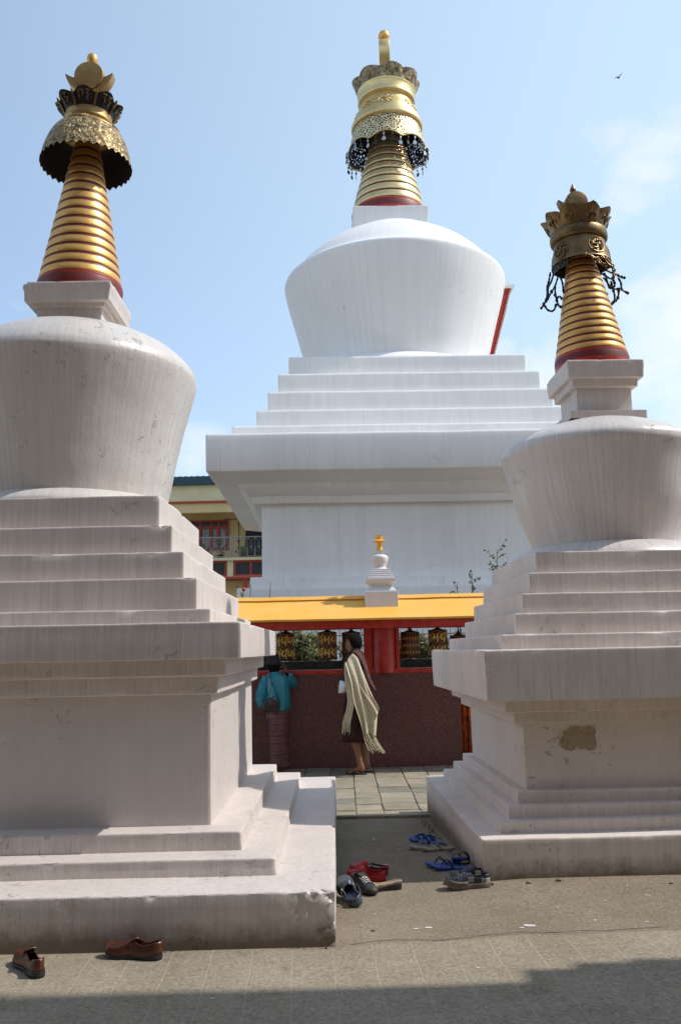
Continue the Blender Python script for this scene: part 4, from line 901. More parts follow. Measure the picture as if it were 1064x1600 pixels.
for i in range(10):
    mb = MB(); x = -4.42 + 6 - 2.35 * (i - 2); mb.box(x - .03, x + .03, -.03, .03, 5.2, 6.06); mb.build('rail_post', RAILM, rl, smooth=False)
mb = MB()
for i in range(60):
    x = -9.9 + .30 * i; w = .12; zc = 5.63
    mb.tube([(x - w, 0, zc + .35), (x, 0, zc + .24), (x + w, 0, zc + .35), (x, 0, zc + .41), (x - w, 0, zc + .35)], .008, 4)
    mb.tube([(x - w, 0, zc - .35), (x - w, 0, zc), (x - .04, 0, zc), (x - .04, 0, zc + .2), (x + .04, 0, zc + .2), (x + .04, 0, zc - .1), (x + w, 0, zc - .1), (x + w, 0, zc - .35)], .008, 4)
    mb.tube([(x - w * 1.25, 0, zc - .36), (x - w * 1.25, 0, zc + .4)], .008, 4); mb.tube([(x, 0, zc + .05), (x - .05, 0, zc - .1), (x, 0, zc - .3), (x + .05, 0, zc - .1), (x, 0, zc + .05)], .007, 4)
tag(mb.build('wrought_pattern', RAILM, rl), kind='stuff')
for i, (x, s) in enumerate(((-4.92, 1.0), (-4.02, .5), (-5.55, .6))):
    t = thing('potted_plant', ['leafy potted plant left of the balcony rail post on the yellow house', 'low potted plant on the balcony right of the rail post', 'small potted plant at the left on the yellow house balcony'][i], 'potted plant', (x + .02, 34.35, 5.21), 0, 'potted plants on the yellow house balcony')
    mb = MB(); lathe(mb, [(.07, 0), (.14, .13), (.16, .13), (.16, .17), (.12, .17)], 16, cap0=True, cap1=True); mb.build('pot', DKR, t); ml = MB(); tn = []; rnd = random.Random(i)
    for k in range(34):
        c = Vector((rnd.gauss(0, .08), rnd.gauss(0, .06), .18 + rnd.random() * .6 * s)); d_ = Vector((rnd.gauss(0, 1), rnd.gauss(0, .6), rnd.gauss(.3, .6))).normalized(); e_ = d_.cross(Vector((0, 1, .2))).normalized(); ml.add([c, c + d_ * .08 + e_ * .04, c + d_ * .16, c + d_ * .08 - e_ * .04], [(0, 1, 2, 3)]); tn.append(rnd.random())
    o = ml.build('leaves', LEAF, t, smooth=False); at = o.data.attributes.new('tone', 'FLOAT', 'FACE'); at.data.foreach_set('value', tn)

# ---------------------------------------------------------------- shoes
def outl(t, L, W, kind=0):
    """half widths (left,right) of a sole at t=0 heel .. 1 toe"""
    K = [(0, .0, .0), (.02, .16, .16), (.06, .26, .26), (.14, .335, .335), (.25, .34, .33), (.42, .31, .27), (.55, .36, .30), (.68, .46, .40), (.78, .49, .44), (.88, .44, .42), (.95, .31, .33), (.985, .17, .2), (1, .0, .0)]
    for a, b in zip(K, K[1:]):
        if a[0] <= t <= b[0]:
            f = (t - a[0]) / (b[0] - a[0]); return W * (a[1] + (b[1] - a[1]) * f), W * (a[2] + (b[2] - a[2]) * f)
    return 0, 0
TS = [0, .006, .02, .045, .08, .13, .2, .28, .36, .44, .52, .6, .67, .73, .79, .85, .9, .94, .97, .99, 1]
def sole(name, mat, parent, L, W, z0, z1, grow=0, rock=0.0, heel=0, tmin=0, tmax=1, mir=1):
    mb = MB(); pts = []
    T_ = [t for t in TS if tmin <= t <= tmax]
    for t in T_: a, b = outl(t, L, W); pts.append((L * (t - .5) * (1 + grow * 2 / L), mir * (a + (grow if 0 < t < 1 else 0)), t))
    for t in T_[::-1][(1 if tmax >= 1 else 0):(-1 if tmin <= 0 else None)]: a, b = outl(t, L, W); pts.append((L * (t - .5) * (1 + grow * 2 / L), -mir * (b + (grow if 0 < t < 1 else 0)), t))
    ry = lambda t: rock * max(0, t - .72) ** 1.5 * 6 + .0
    rows = []
    for (s, z, u) in ((.97, z0, 0), (1, z0 + .002, 0), (1.0, (z0 + z1) / 2, .5), (1, z1 - .002, 1), (.97, z1, 1)):
        rows.append([(x * (s if s < 1 else 1), y * s, z + ry(t) + (heel * u * max(0, .45 - t) / .45)) for x, y, t in pts])
    if mir > 0: rows = [r[::-1] for r in rows]
    rows = [r[::-1] for r in rows] if mir < 0 else rows
    mb.grid(rows, closed_u=True); mb.cap(rows[0]); mb.cap(rows[-1], True)
    return mb.build(name, mat, parent, ang=50)
def interp(K, t):
    for a, b in zip(K, K[1:]):
        if a[0] <= t <= b[0]:
            f = (t - a[0]) / (b[0] - a[0] + 1e-9); f = f * f * (3 - 2 * f) if len(K) < 6 else f; return a[1] + (b[1] - a[1]) * f
    return K[-1][1] if t > K[-1][0] else K[0][1]
def upper(name, mat, parent, L, W, z0, Hk, Ok, Wk=None, tmin=0.0, tmax=1.0, th=.0035, mir=1, mat2=None, n=34, m=13, puff=.6):
    """shell of a shoe: Hk crown height, Ok opening (0 closed .. 1 fully open) along heel-toe"""
    mb = MB(); rows = []
    for i in range(n + 1):
        t = tmin + (tmax - tmin) * i / n; tt = max(.004, min(.996, t)); a, b = outl(tt, L, W); h = interp(Hk, t); o = interp(Ok, t); wk = interp(Wk, t) if Wk else 1
        row = []
        for side, hw in ((1, a), (-1, b)):
            A = []
            for k in range(m):
                th_ = (pi / 2) * (1 - o) * k / (m - 1)
                c_, s_ = cos(th_), sin(th_)
                yy = hw * (c_ ** puff) * (1 if th_ < .01 else 1) * (1 + (wk - 1) * s_); A.append((L * (tt - .5), mir * side * yy, z0 + h * (s_ ** .9 if s_ > 0 else 0) if o < .98 else z0 + h * k / (m - 1)))
            if o > .02:  # walls rise to the collar height whatever the opening
                top = h; A = [(p[0], p[1], z0 + top * (k / (m - 1))) if True else p for k, p in enumerate(A)]
            row += A if side == 1 else A[::-1][(1 if o <= .02 else 0):] if False else A[::-1]
        rows.append(row)
    K = len(rows[0])
    vs = [p for r in rows for p in r]; fs = []
    for i in range(n):
        t = tmin + (tmax - tmin) * (i + .5) / n
        for j in range(K - 1):
            if j == m - 1 and interp(Ok, t) > .02: continue
            a = i * K + j; f = (a, a + 1, a + K + 1, a + K); fs.append(f if mir < 0 else f[::-1])
    mb.add(vs, fs)
    o_ = mb.build(name, [mat] + ([mat2] if mat2 else []), parent, ang=70)
    s = o_.modifiers.new('shell', 'SOLIDIFY'); s.thickness = th; s.offset = 0
    if mat2: s.material_offset = 0
    return o_
def heel_wrap(name, mat, parent, L, W, z0, h, tmax=.12, th=.003, mir=1):
    mb = MB(); ts = [t for t in (tmax, .1, .07, .045, .02, .006, .0) if t <= tmax]; pts = [(L * (t - .5), mir * outl(max(t, .002), L, W)[0]) for t in ts] + [(L * (t - .5), -mir * outl(max(t, .002), L, W)[1]) for t in ts[::-1][1:]]
    mb.grid([[(x * (1 - .0 * k), y * (1 - .02 * k), z0 + h * k / 4) for x, y in pts] for k in range(5)]); o = mb.build(name, mat, parent, ang=70); s = o.modifiers.new('shell', 'SOLIDIFY'); s.thickness = th; return o
def on_ground(x, y): return gz(x, y) + .006 * fb(x * .8, y * .8, 0, 3) + (.0115 if y < 4.6 else 0)
def shoe(nm, label, cat, x, y, toward, group=None, dz=0, rot=None):
    a = atan2(toward[1], toward[0]); t = thing(nm, label, cat, (x, y, on_ground(x, y) + dz), a, group)
    if rot: t.rotation_euler = (rot[0], rot[1], a)
    return t
LEATH = MT('brown_leather', .28, 0, .6); _n = LEATH.noise(scale=14, det=4); _f = LEATH.noise(scale=70, det=3); LEATH.col(LEATH.mix(LEATH.rng(_n, .35, .7), (.050, .011, .005), (.12, .028, .010))); LEATH.bump(_f, .0012, .6); LEATH = LEATH.m
TAN = plain('tan_lining', (.36, .17, .06), .6); BLK = plain('black_rubber', (.014, .014, .015), .5, var=.3); 
def loafer(label, x, y, toward, mir):
    L, W = .30, .105; t = shoe('loafer', label, 'shoe', x, y, toward, 'brown loafers left on the screed paving')
    sole('sole', BLK, t, L, W, .006, .020, .003, .03, mir=mir); o = sole('heel_block', BLK, t, L, W, 0, .032, .002, 0, 0, 0, .28, mir=mir)
    mb = MB(); n = 44; rows = []
    Hk = [(0, .060), (.1, .062), (.2, .055), (.32, .052), (.42, .066), (.5, .070), (.56, .064), (.68, .048), (.8, .038), (.9, .031), (.97, .022), (1, .012)]
    for i in range(n + 1):
        t_ = i / n; tt = max(.006, min(.994, t_)); a, b = outl(tt, L, W * .97); h = interp(Hk, t_); op = 1 if t_ < .47 else 0; zb = .018 + .03 * 6 * max(0, tt - .72) ** 1.5 + (.014 if t_ < .25 else 0) * (1 - t_ / .25 if t_ < .25 else 0); row = []
        m_ = 12
        for k in range(2 * m_ + 1):
            ph = pi * k / (2 * m_); c_ = cos(ph); s_ = sin(ph)
            if op:
                # open collar: walls lean in a little
                u = min(k, 2 * m_ - k) / m_; side = 1 if k <= m_ else -1; hw = a if side > 0 else b
                yy = hw * (1 - .30 * u ** 1.6) * side; zz = zb + h * u
            else:
                side = 1 if c_ >= 0 else -1; hw = a if side > 0 else b; yy = hw * abs(c_) ** .55 * side; zz = zb + h * s_ ** .8
            row.append((L * (tt - .5) * 1.0, mir * yy, zz))
        rows.append(row)
    K = len(rows[0]); vs = [p for r in rows for p in r]; fs = []
    for i in range(n):
        for j in range(K - 1):
            if i < int(.47 * n) and j in (11, 12): continue
            a = i * K + j; fs.append((a, a + 1, a + K + 1, a + K))
    mb.add(vs, fs); u = mb.build('upper', [LEATH, TAN], t, ang=80); s = u.modifiers.new('shell', 'SOLIDIFY'); s.thickness = .0035; s.material_offset = 0
    heel_wrap('heel_counter', LEATH, t, L, W * .985, .03, .055, .1, .004, mir)
    # lining, tongue and apron seam
    mb = MB(); mb.grid([[(L * (q - .5), mir * .85 * (-outl(q, L, W)[1] + (outl(q, L, W)[0] + outl(q, L, W)[1]) * k / 8), .024) for k in range(9)] for q in (.04, .12, .2, .3, .4, .5)]); mb.build('insole', TAN, t)
    mb = MB(); mb.grid([[(L * (q - .5) - .002, mir * .030 * sin(v) * w_, z - .010 * (1 - cos(v)) ) for v in [(-1.2 + 2.4 * k / 8) for k in range(9)]] for q, w_, z in ((.40, .75, .104), (.44, .95, .103), (.50, 1.0, .094), (.58, .95, .080), (.64, .8, .070))]); o = mb.build('tongue', [LEATH, TAN], t); s = o.modifiers.new('shell', 'SOLIDIFY'); s.thickness = .004
    mb = MB(); P = []
    for k in range(21):
        v = -1 + 2 * k / 20; q = .50 + .40 * (1 - v * v) ** .5 if abs(v) < 1 else .5; a, b = outl(q, L, W); hw = (a if v > 0 else b) * .80; h = interp(Hk, q); zb = .018 + .18 * max(0, q - .72) ** 1.5
        P.append((L * (q - .5), mir * v * hw, zb + h * (1 - (abs(v) * .80) ** 2.2) ** .5 * 1.0 + .001))
    mb.tube(P, .0022, 5); mb.tube([(L * .0, mir * -.034, .070), (L * .015, mir * 0, .0885), (L * .0, mir * .034, .070)], [.004, .007, .004], 6); mb.build('seam', LEATH, t)
    return t
loafer('brown leather loafer at the far left, seen from its heel', -1.535, 4.392, (-.50, .66), 1)
loafer('brown leather loafer seen side on, close against the white base', -1.072, 4.535, (-.96, .22), -1)
RUB = lambda n, c, r=.45: plain(n, c, r, var=.12, sc=40)
def clog(nm, label, x, y, toward, mir, mat, lin, L=.255, W=.10, group=None, strap=None, holes=True, rot=None, dz=0, sol=None):
    t = shoe(nm, label, 'shoe', x, y, toward, group, dz, rot)
    sole('sole', sol or mat, t, L, W, .0, .024, .003, .03, .006, mir=mir)
    mb = MB(); n = 40; rows = []
    Hk = [(0, .032), (.1, .030), (.25, .020), (.40, .022), (.50, .055), (.56, .072), (.62, .072), (.72, .060), (.82, .046), (.92, .034), (.98, .022), (1, .012)]
    for i in range(n + 1):
        q = i / n; tt = max(.008, min(.992, q)); a, b = outl(tt, L, W * 1.02); h = interp(Hk, q); zb = .018 + .18 * max(0, tt - .72) ** 1.5; row = []
        for k in range(25):
            c_, s_ = cos(pi * k / 24), sin(pi * k / 24); side = 1 if c_ >= 0 else -1; hw = a if side > 0 else b
            if q < .5: u = min(k, 24 - k) / 12; yy = (1 if k <= 12 else -1) * hw * (1 - .06 * u); zz = zb + h * u
            else: yy = hw * abs(c_) ** .6 * side; zz = zb + h * s_ ** .75
            row.append((L * (tt - .5), mir * yy, zz))
        rows.append(row)
    K = 25; fs = []
    for i in range(n):
        for j in range(K - 1):
            if i < .5 * n and j in (11, 12): continue
            a = i * K + j; fs.append((a, a + 1, a + K + 1, a + K))
    mb.add([p for r in rows for p in r], fs); u = mb.build('upper', mat, t, ang=80); s = u.modifiers.new('shell', 'SOLIDIFY'); s.thickness = .005
    heel_wrap('heel_rim', mat, t, L, W * 1.02, .022, .034, .12, .005, mir)
    mb = MB(); mb.grid([[(L * (q - .5), mir * .84 * (-outl(q, L, W)[1] + (outl(q, L, W)[0] + outl(q, L, W)[1]) * k / 8), .0275) for k in range(9)] for q in (.03, .1, .2, .3, .4, .5, .6, .7, .8, .9)]); mb.build('insole', lin, t)
    if holes:
        mb = MB(); 
        for q, v in ((.70, -.45), (.70, 0), (.70, .45), (.78, -.25), (.78, .25), (.86, -.4), (.86, 0), (.86, .4), (.93, 0), (.76, .72), (.84, .74), (.76, -.72), (.84, -.74)):
            a, b = outl(q, L, W * 1.02); hw = a if v > 0 else b; h = interp(Hk, q); zb = .018 + .18 * max(0, q - .72) ** 1.5; c_ = abs(v) ** (1 / .6); s_ = sqrt(max(0, 1 - c_ * c_)); mb.ball((L * (q - .5), mir * hw * v, zb + h * s_ ** .75 + .001), .0052, 5, (1, 1, .45))
        mb.build('vent_holes', BLK, t)
    if strap is not None:
        mb = MB(); P = [(L * (.46 - .5) + sx, mir * sy, z) for sx, sy, z in strap]; rr = [(p[0], p[1], p[2]) for p in P]
        mb.grid([[(p[0], p[1], p[2] + d) for p in smooth_prof(rr, 4)] for d in (-.006, .006)]); o = mb.build('heel_strap', BLK if nm == 'clog' and mat is RED_R else mat, t); s = o.modifiers.new('shell', 'SOLIDIFY'); s.thickness = .003
        mb = MB(); mb.ball((L * -.02, mir * outl(.46, L, W)[0] * 1.04, .062), .008, 6, (1, .5, 1)); mb.ball((L * -.02, -mir * outl(.46, L, W)[1] * 1.04, .062), .008, 6, (1, .5, 1)); mb.build('rivet', plain('pale_rivet', (.6, .6, .58), .5), t)
    return t
RED_R = RUB('red_foam_rubber', (.46, .014, .022), .42); RED_D = RUB('red_foam_footbed', (.30, .01, .015), .6)
backstrap = [(.0, .045, .062), (-.06, .044, .050), (-.11, .025, .048), (-.122, 0, .050), (-.11, -.025, .048), (-.06, -.044, .050), (0, -.045, .062)]
fwdstrap = [(.0, .046, .062), (.03, .044, .088), (.06, .025, .098), (.065, 0, .100), (.06, -.025, .098), (.03, -.044, .088), (0, -.046, .062)]
clog('clog', 'bright red foam clog in front, nearer of the red pair', .118, 5.93, (-.99, .10), 1, RED_R, RED_D, group='red foam clogs left as a pair')
clog('clog', 'bright red foam clog with a dark heel strap, farther of the red pair', .140, 6.07, (-.99, .06), -1, RED_R, RED_D, group='red foam clogs left as a pair', strap=backstrap)
SL = RUB('slate_blue_foam', (.05, .062, .082), .4); SLD = RUB('navy_footbed', (.018, .032, .065), .6)
clog('slip_on_clog', 'slate blue slip-on clog tilted against the corner of the left white base', .015, 5.47, (-.30, .95), 1, SL, SLD, L=.285, W=.12, strap=[(.0, .052, .058), (-.05, .058, .052), (-.11, .034, .046), (-.128, 0, .046), (-.11, -.034, .046), (-.05, -.058, .052), (0, -.052, .058)], holes=False, rot=(R(-22), R(-12)), dz=.035)
# black lace-up sneaker
t = shoe('sneaker', 'black canvas lace-up sneaker between the slate clog and the sandal', 'shoe', .095, 5.70, (.42, -.90)); L, W = .275, .10
sole('sole', BLK, t, L, W, 0, .022, .003, .02); CAN = plain('black_canvas', (.016, .016, .018), .8, var=.4, sc=90, bump=.0006)
mb = MB(); n = 36; rows = []; Hk = [(0, .055), (.1, .058), (.25, .048), (.38, .056), (.46, .066), (.56, .060), (.7, .046), (.82, .036), (.92, .030), (1, .014)]
for i in range(n + 1):
    q = i / n; tt = max(.008, min(.992, q)); a, b = outl(tt, L, W); h = interp(Hk, q); row = []
    for k in range(25):
        c_, s_ = cos(pi * k / 24), sin(pi * k / 24); side = 1 if c_ >= 0 else -1; hw = a if side > 0 else b
        if q < .42: u_ = min(k, 24 - k) / 12; yy = (1 if k <= 12 else -1) * hw * (1 - .22 * u_ ** 1.5); zz = .02 + h * u_
        else: yy = hw * abs(c_) ** .6 * side; zz = .02 + h * s_ ** .8
        row.append((L * (tt - .5), yy, zz))
    rows.append(row)
fs = []
for i in range(n):
    for j in range(24):
        if i < .42 * n and j in (11, 12): continue
        a = i * 25 + j; fs.append((a, a + 1, a + 26, a + 25))
mb.add([p for r in rows for p in r], fs); u = mb.build('upper', CAN, t, ang=80); s = u.modifiers.new('shell', 'SOLIDIFY'); s.thickness = .003; heel_wrap('heel_counter', CAN, t, L, W, .02, .058, .12)
mb = MB(); mb.ball((L * .40, .0, .026), .048, 8, (1.0, .93, .62)); mb.build('toe_cap', plain('worn_grey_toe', (.03, .028, .026), .6), t)
WLC = plain('white_lace', (.7, .7, .66), .8); mb = MB()
for k in range(5):
    q = .46 + .062 * k; h = interp(Hk, q) + .024; a, b = outl(q, L, W); w = .021; mb.tube([(L * (q - .5), w, h - .006), (L * (q - .48), 0, h + .001), (L * (q - .46), -w, h - .007)], .0022, 5); mb.ball((L * (q - .5), w + .003, h - .008), .0035, 4); mb.ball((L * (q - .5), -w - .003, h - .010), .0035, 4)
mb.build('laces', WLC, t)
mb = MB(); mb.tube([(L * -.06, .01, .086), (L * -.04, .03, .10), (L * -.08, .045, .085), (L * -.02, .0, .088), (L * -.05, -.03, .10), (L * -.1, -.04, .08)], .003, 5); mb.build('loose_bow', BLK, t)
mb = MB(); mb.grid([[(L * (q - .5), .022 * v, z) for v in (-1, -.5, 0, .5, 1)] for q, z in ((.36, .098), (.44, .094), (.52, .082))]); o = mb.build('tongue', CAN, t); s = o.modifiers.new('shell', 'SOLIDIFY'); s.thickness = .004
# upturned platform sandal (worn sole side up)
t = shoe('sandal_sole', 'thick dark wedge sandal with worn tan footbed beside the red clogs', 'sandal', .215, 5.70, (-.97, -.20))
sole('wedge', BLK, t, .25, .098, 0, .030, .001, .01, .016); TANF = MT('worn_tan_footbed', .75); _n = TANF.noise(scale=26, det=6, rough=.75, dist=1); TANF.col(TANF.mix(TANF.rng(_n, .40, .60), (.40, .30, .18), (.06, .045, .03))); _n2 = TANF.noise(scale=5); TANF = TANF.m
for o in [sole('footbed', TANF, t, .252, .10, .031, .038, .002, .01)]:
    for v in o.data.vertices: v.co.z += .016 * max(0, .45 - (v.co.x / .252 + .5)) / .45
mb = MB(); o = sole('edge_band', plain('mauve_edge', (.16, .08, .10), .6), t, .2515, .0995, .024, .0305, .0025, .01)
for v in o.data.vertices: v.co.z += .016 * max(0, .45 - (v.co.x / .252 + .5)) / .45
def flip(label, x, y, toward, mir, mat, smat, group, L=.265, W=.098, dz=0, rot=None, th=.018, wide=.009):
    t = shoe('flip_flop', label, 'flip-flop', x, y, toward, group, dz, rot); sole('sole', mat, t, L, W, 0, th, 0, .02, mir=mir)
    mb = MB(); toe = (L * .26, mir * -.004, th + .002); top = (L * .225, mir * -.003, th + .020)
    for sy in (1, -1):
        end = (-L * .06, sy * .041, th - .006); mid = (L * .08, sy * .036, th + .040); P = smooth_prof([top, (L * .16, sy * .018, th + .036), mid, (L * .0, sy * .042, th + .022), end], 4)
        mb.grid([[(p[0] - wide * s_ * .7, p[1] + sy * wide * s_ * .5, p[2] - abs(s_) * .002) for p in P] for s_ in (-1, 0, 1)])
    o = mb.build('strap', smat, t, ang=80); s = o.modifiers.new('shell', 'SOLIDIFY'); s.thickness = .004
    mb = MB(); mb.tube([(toe[0], toe[1], th - .004), top], .0035, 6); mb.build('toe_post', smat, t); return t
BLU = RUB('royal_blue_rubber', (.010, .060, .28), .45); BLUD = RUB('navy_strap', (.012, .03, .13), .45); GRYF = RUB('grey_beige_rubber', (.26, .24, .21), .6); GRYS = RUB('pale_grey_strap', (.33, .31, .28), .6)
flip('far bright blue flip-flop, left one of its pair', .60, 7.20, (-.80, .60), 1, BLU, BLU, 'far bright blue flip-flops beside the right base', wide=.024, L=.235)
flip('far bright blue flip-flop, right one of its pair', .655, 7.12, (-.85, .52), -1, BLU, BLU, 'far bright blue flip-flops beside the right base', wide=.024, L=.235)
flip('grey flip-flop behind its mate', .60, 6.90, (-.96, -.20), 1, GRYF, GRYS, 'grey beige flip-flops beside the right base')
flip('grey flip-flop in front of its mate', .685, 6.80, (-.97, -.16), -1, GRYF, GRYS, 'grey beige flip-flops beside the right base')
flip('near blue flip-flop with navy strap, behind its mate', .665, 6.235, (-.97, -.12), 1, BLU, BLUD, 'near blue flip-flops beside the right base', dz=.0)
flip('near blue flip-flop with navy strap, in front of its mate', .70, 6.13, (-.98, .08), -1, BLU, BLUD, 'near blue flip-flops beside the right base')
flip('loose blue flip-flop wedged against the white base behind the near blue pair', .815, 6.27, (-.9, -.45), -1, BLU, BLUD, None, dz=.02, rot=(R(18), 0), L=.20)
# navy and grey sport clogs
NAV = RUB('navy_black_upper', (.016, .018, .035), .5); GRS = RUB('worn_taupe_rubber', (.15, .12, .105), .65); GRL = RUB('light_grey_trim', (.27, .25, .22), .6); MRN = plain('maroon_lining', (.10, .02, .03), .8)
def sport(label, x, y, toward, mir):
    t = shoe('sport_clog', label, 'shoe', x, y, toward, 'navy and grey sport clogs at the corner of the right base'); L, W = .285, .108
    sole('sole', GRS, t, L, W, 0, .032, .004, .03, .008, mir=mir)
    mb = MB(); n = 40; rows = []; Hk = [(0, .060), (.08, .062), (.2, .048), (.35, .050), (.46, .066), (.55, .062), (.66, .050), (.8, .038), (.92, .026), (1, .010)]
    for i in range(n + 1):
        q = i / n; tt = max(.008, min(.992, q)); a, b = outl(tt, L, W); h = interp(Hk, q); zb = .024 + .18 * max(0, tt - .72) ** 1.5; row = []
        for k in range(25):
            c_, s_ = cos(pi * k / 24), sin(pi * k / 24); side = 1 if c_ >= 0 else -1; hw = a if side > 0 else b
            if q < .44: u_ = min(k, 24 - k) / 12; yy = (1 if k <= 12 else -1) * hw * (1 - .22 * u_ ** 1.6); zz = zb + h * u_
            else: yy = hw * abs(c_) ** .6 * side; zz = zb + h * s_ ** .8
            row.append((L * (tt - .5), mir * yy, zz))
        rows.append(row)
    fs = []
    for i in range(n):
        for j in range(24):
            if i < .44 * n and j in (11, 12): continue
            a = i * 25 + j; fs.append((a, a + 1, a + 26, a + 25))
    mb.add([p for r in rows for p in r], fs); u = mb.build('upper', [NAV, MRN], t, ang=80); s = u.modifiers.new('shell', 'SOLIDIFY'); s.thickness = .004
    heel_wrap('heel_counter', GRL, t, L, W * 1.03, .03, .034, .2, .006, mir); heel_wrap('collar', NAV, t, L, W * .97, .05, .036, .12, .004, mir)
    for side in (1, -1):
        mb = MB(); rows = [[(L * (q - .5), mir * side * ((outl(q, L, W)[0] if side > 0 else outl(q, L, W)[1]) + .003), z0_ + zt * k / 2) for k in range(3)] for q, z0_, zt in ((.50, .028, .020), (.58, .028, .018), (.68, .028, .020), (.78, .030, .022), (.87, .036, .022), (.94, .044, .018))]; mb.grid(rows)
        o = mb.build('toe_guard', GRS, t); s = o.modifiers.new('shell', 'SOLIDIFY'); s.thickness = .005; s.offset = 0
    mb = MB(); mb.ball((L * .40, 0, .040), .036, 8, (1.0, .98, .55)); mb.build('toe_bumper', GRS, t)
    mb = MB()
    for q, v in ((.74, .75), (.81, .72), (.88, .6), (.74, -.75), (.81, -.72), (.86, 0), (.80, .25), (.80, -.25)):
        a, b = outl(q, L, W); mb.ball((L * (q - .5), mir * v * a, .036 + .036 * sqrt(1 - v * v) + .18 * max(0, q - .72) ** 1.5 + .006), .007, 5, (1, 1, .6))
    mb.build('vent_holes', BLK, t)
    mb = MB()
    for side in (1, -1): mb.box(-.035, .0, side * .052 - .003, side * .052 + .003, .048, .074)
    mb.build('side_buckle', GRL, t, smooth=False)
    mb = MB()
    for k in range(3): q = .56 + .05 * k; mb.tube([(L * (q - .5), .014, .088 - .012 * k), (L * (q - .49), 0, .091 - .012 * k), (L * (q - .5), -.014, .088 - .012 * k)], .0028, 5)
    mb.build('laces', GRL, t)
sport('navy and grey sport clog in front, nearer of its pair', .745, 5.66, (-.96, .02), 1)
sport('navy and grey sport clog farther of its pair, maroon lining showing', .805, 5.80, (-.97, -.10), -1)
# pebbles and leaf scraps by the bases
rnd = random.Random(5)
for k, (px, py, s) in enumerate([(1.13, 5.66, .016), (1.33, 5.70, .018), (.90, 5.68, .014), (.86, 5.95, .013), (.78, 6.6, .013), (-1.3, 4.6, .008), (.13, 4.9, .012), (2.0, 5.6, .013)]):
    mb = MB(); mb.ball((0, 0, s * .5), s, 5, (1.2, .9, .6)); mb.v = [(x + .2 * s * fb(x * 90, y * 90, k), y + .2 * s * fb(y * 80, x * 80, k), z) for x, y, z in mb.v]
    o = mb.build('pebble', SOIL if k % 3 == 2 else STONE, None, loc=(px, py, on_ground(px, py) - .002)); o['label'] = ['pale pebble left of the other on the ground before the right base', 'pale pebble right of its neighbour before the right base', 'dark crumb at the corner of the right base', 'small crumb beside the sport clogs', 'crumb along the side of the right base', 'dark crumb on the ground between the loafers', 'pale chip on the concrete in the middle foreground', 'pale pebble farthest right along the right base'][k]; o['category'] = 'pebble'; o['group'] = 'pebbles on the ground'
mb = MB(); tn = []
for k in range(420):
    side = rnd.random()
    if side < .5: x = .800 + rnd.gauss(0, .012); y = rnd.uniform(5.85, 8.4); x += (y - 5.8) * -.03; x -= abs(rnd.gauss(0, .02))
    elif side < .8: x = rnd.uniform(.85, 3.4); y = 5.80 + (x - .82) * .03 - abs(rnd.gauss(0, .012))
    else: x = rnd.uniform(-3, -.1); y = 4.640 - abs(rnd.gauss(0, .010))
    z = on_ground(x, y) + .002; s = rnd.uniform(.003, .011); a = rnd.uniform(0, 6.3)
    mb.add([(x + s * cos(a), y + s * sin(a), z), (x + s * .8 * cos(a + 2), y + s * .8 * sin(a + 2), z + rnd.uniform(0, .008)), (x + s * cos(a + 4), y + s * sin(a + 4), z + rnd.uniform(0, .005)), (x, y, z + s * rnd.uniform(.3, 1))], [(0, 1, 2), (0, 1, 3), (1, 2, 3), (2, 0, 3)])
o = mb.build('debris', SOIL, None, smooth=False); tag(o, 'crumbs and dry leaf bits along the foot of the white bases', kind='stuff')

mb = MB(); P = []; x = -.0
while x < 1.72:
    e = scr_edge(x) + .05 + .03 * fb(x * 3, 7, 1) + (.05 * (x - 1.2) if x > 1.2 else 0); w = .0022 * (1 + fb(x * 9, 2, 2)); z = gz(x, e) + .006 * fb(x * .8, e * .8, 0, 3) + .0022
    P.append([(x, e - w, z), (x + .002, e + w, z)]); x += .012
mb.grid(P); o = mb.build('pavement_crack', SOIL, None, smooth=False); tag(o, 'thin dark crack where the rough concrete meets the screed', kind='structure')
mb = MB(); rnd = random.Random(21)
for cx_, cy_, s in [(.43, 4.93, .022), (.36, 4.92, .012), (.98, 4.93, .030), (.93, 4.90, .012), (1.35, 5.0, .010), (.27, 6.35, .018), (.22, 7.4, .012), (1.62, 4.96, .010), (.15, 5.2, .008), (.4, 6.9, .010), (.3, 5.95, .007), (1.5, 5.3, .008), (-.6, 4.0, .008), (.6, 4.3, .009)]:
    n = 9; z = on_ground(cx_, cy_) + .003; mb.cap([(cx_ + s * 1.5 * cos(2*pi*k/n) * rnd.uniform(.5, 1), cy_ + s * cos(pi/2 - 2*pi*k/n) * rnd.uniform(.4, 1), z) for k in range(n)])
o = mb.build('paint_spots', plain('dried_white_paint', (.62, .58, .54), .7), None, smooth=False); tag(o, 'spots of dried white paint on the ground', kind='stuff')

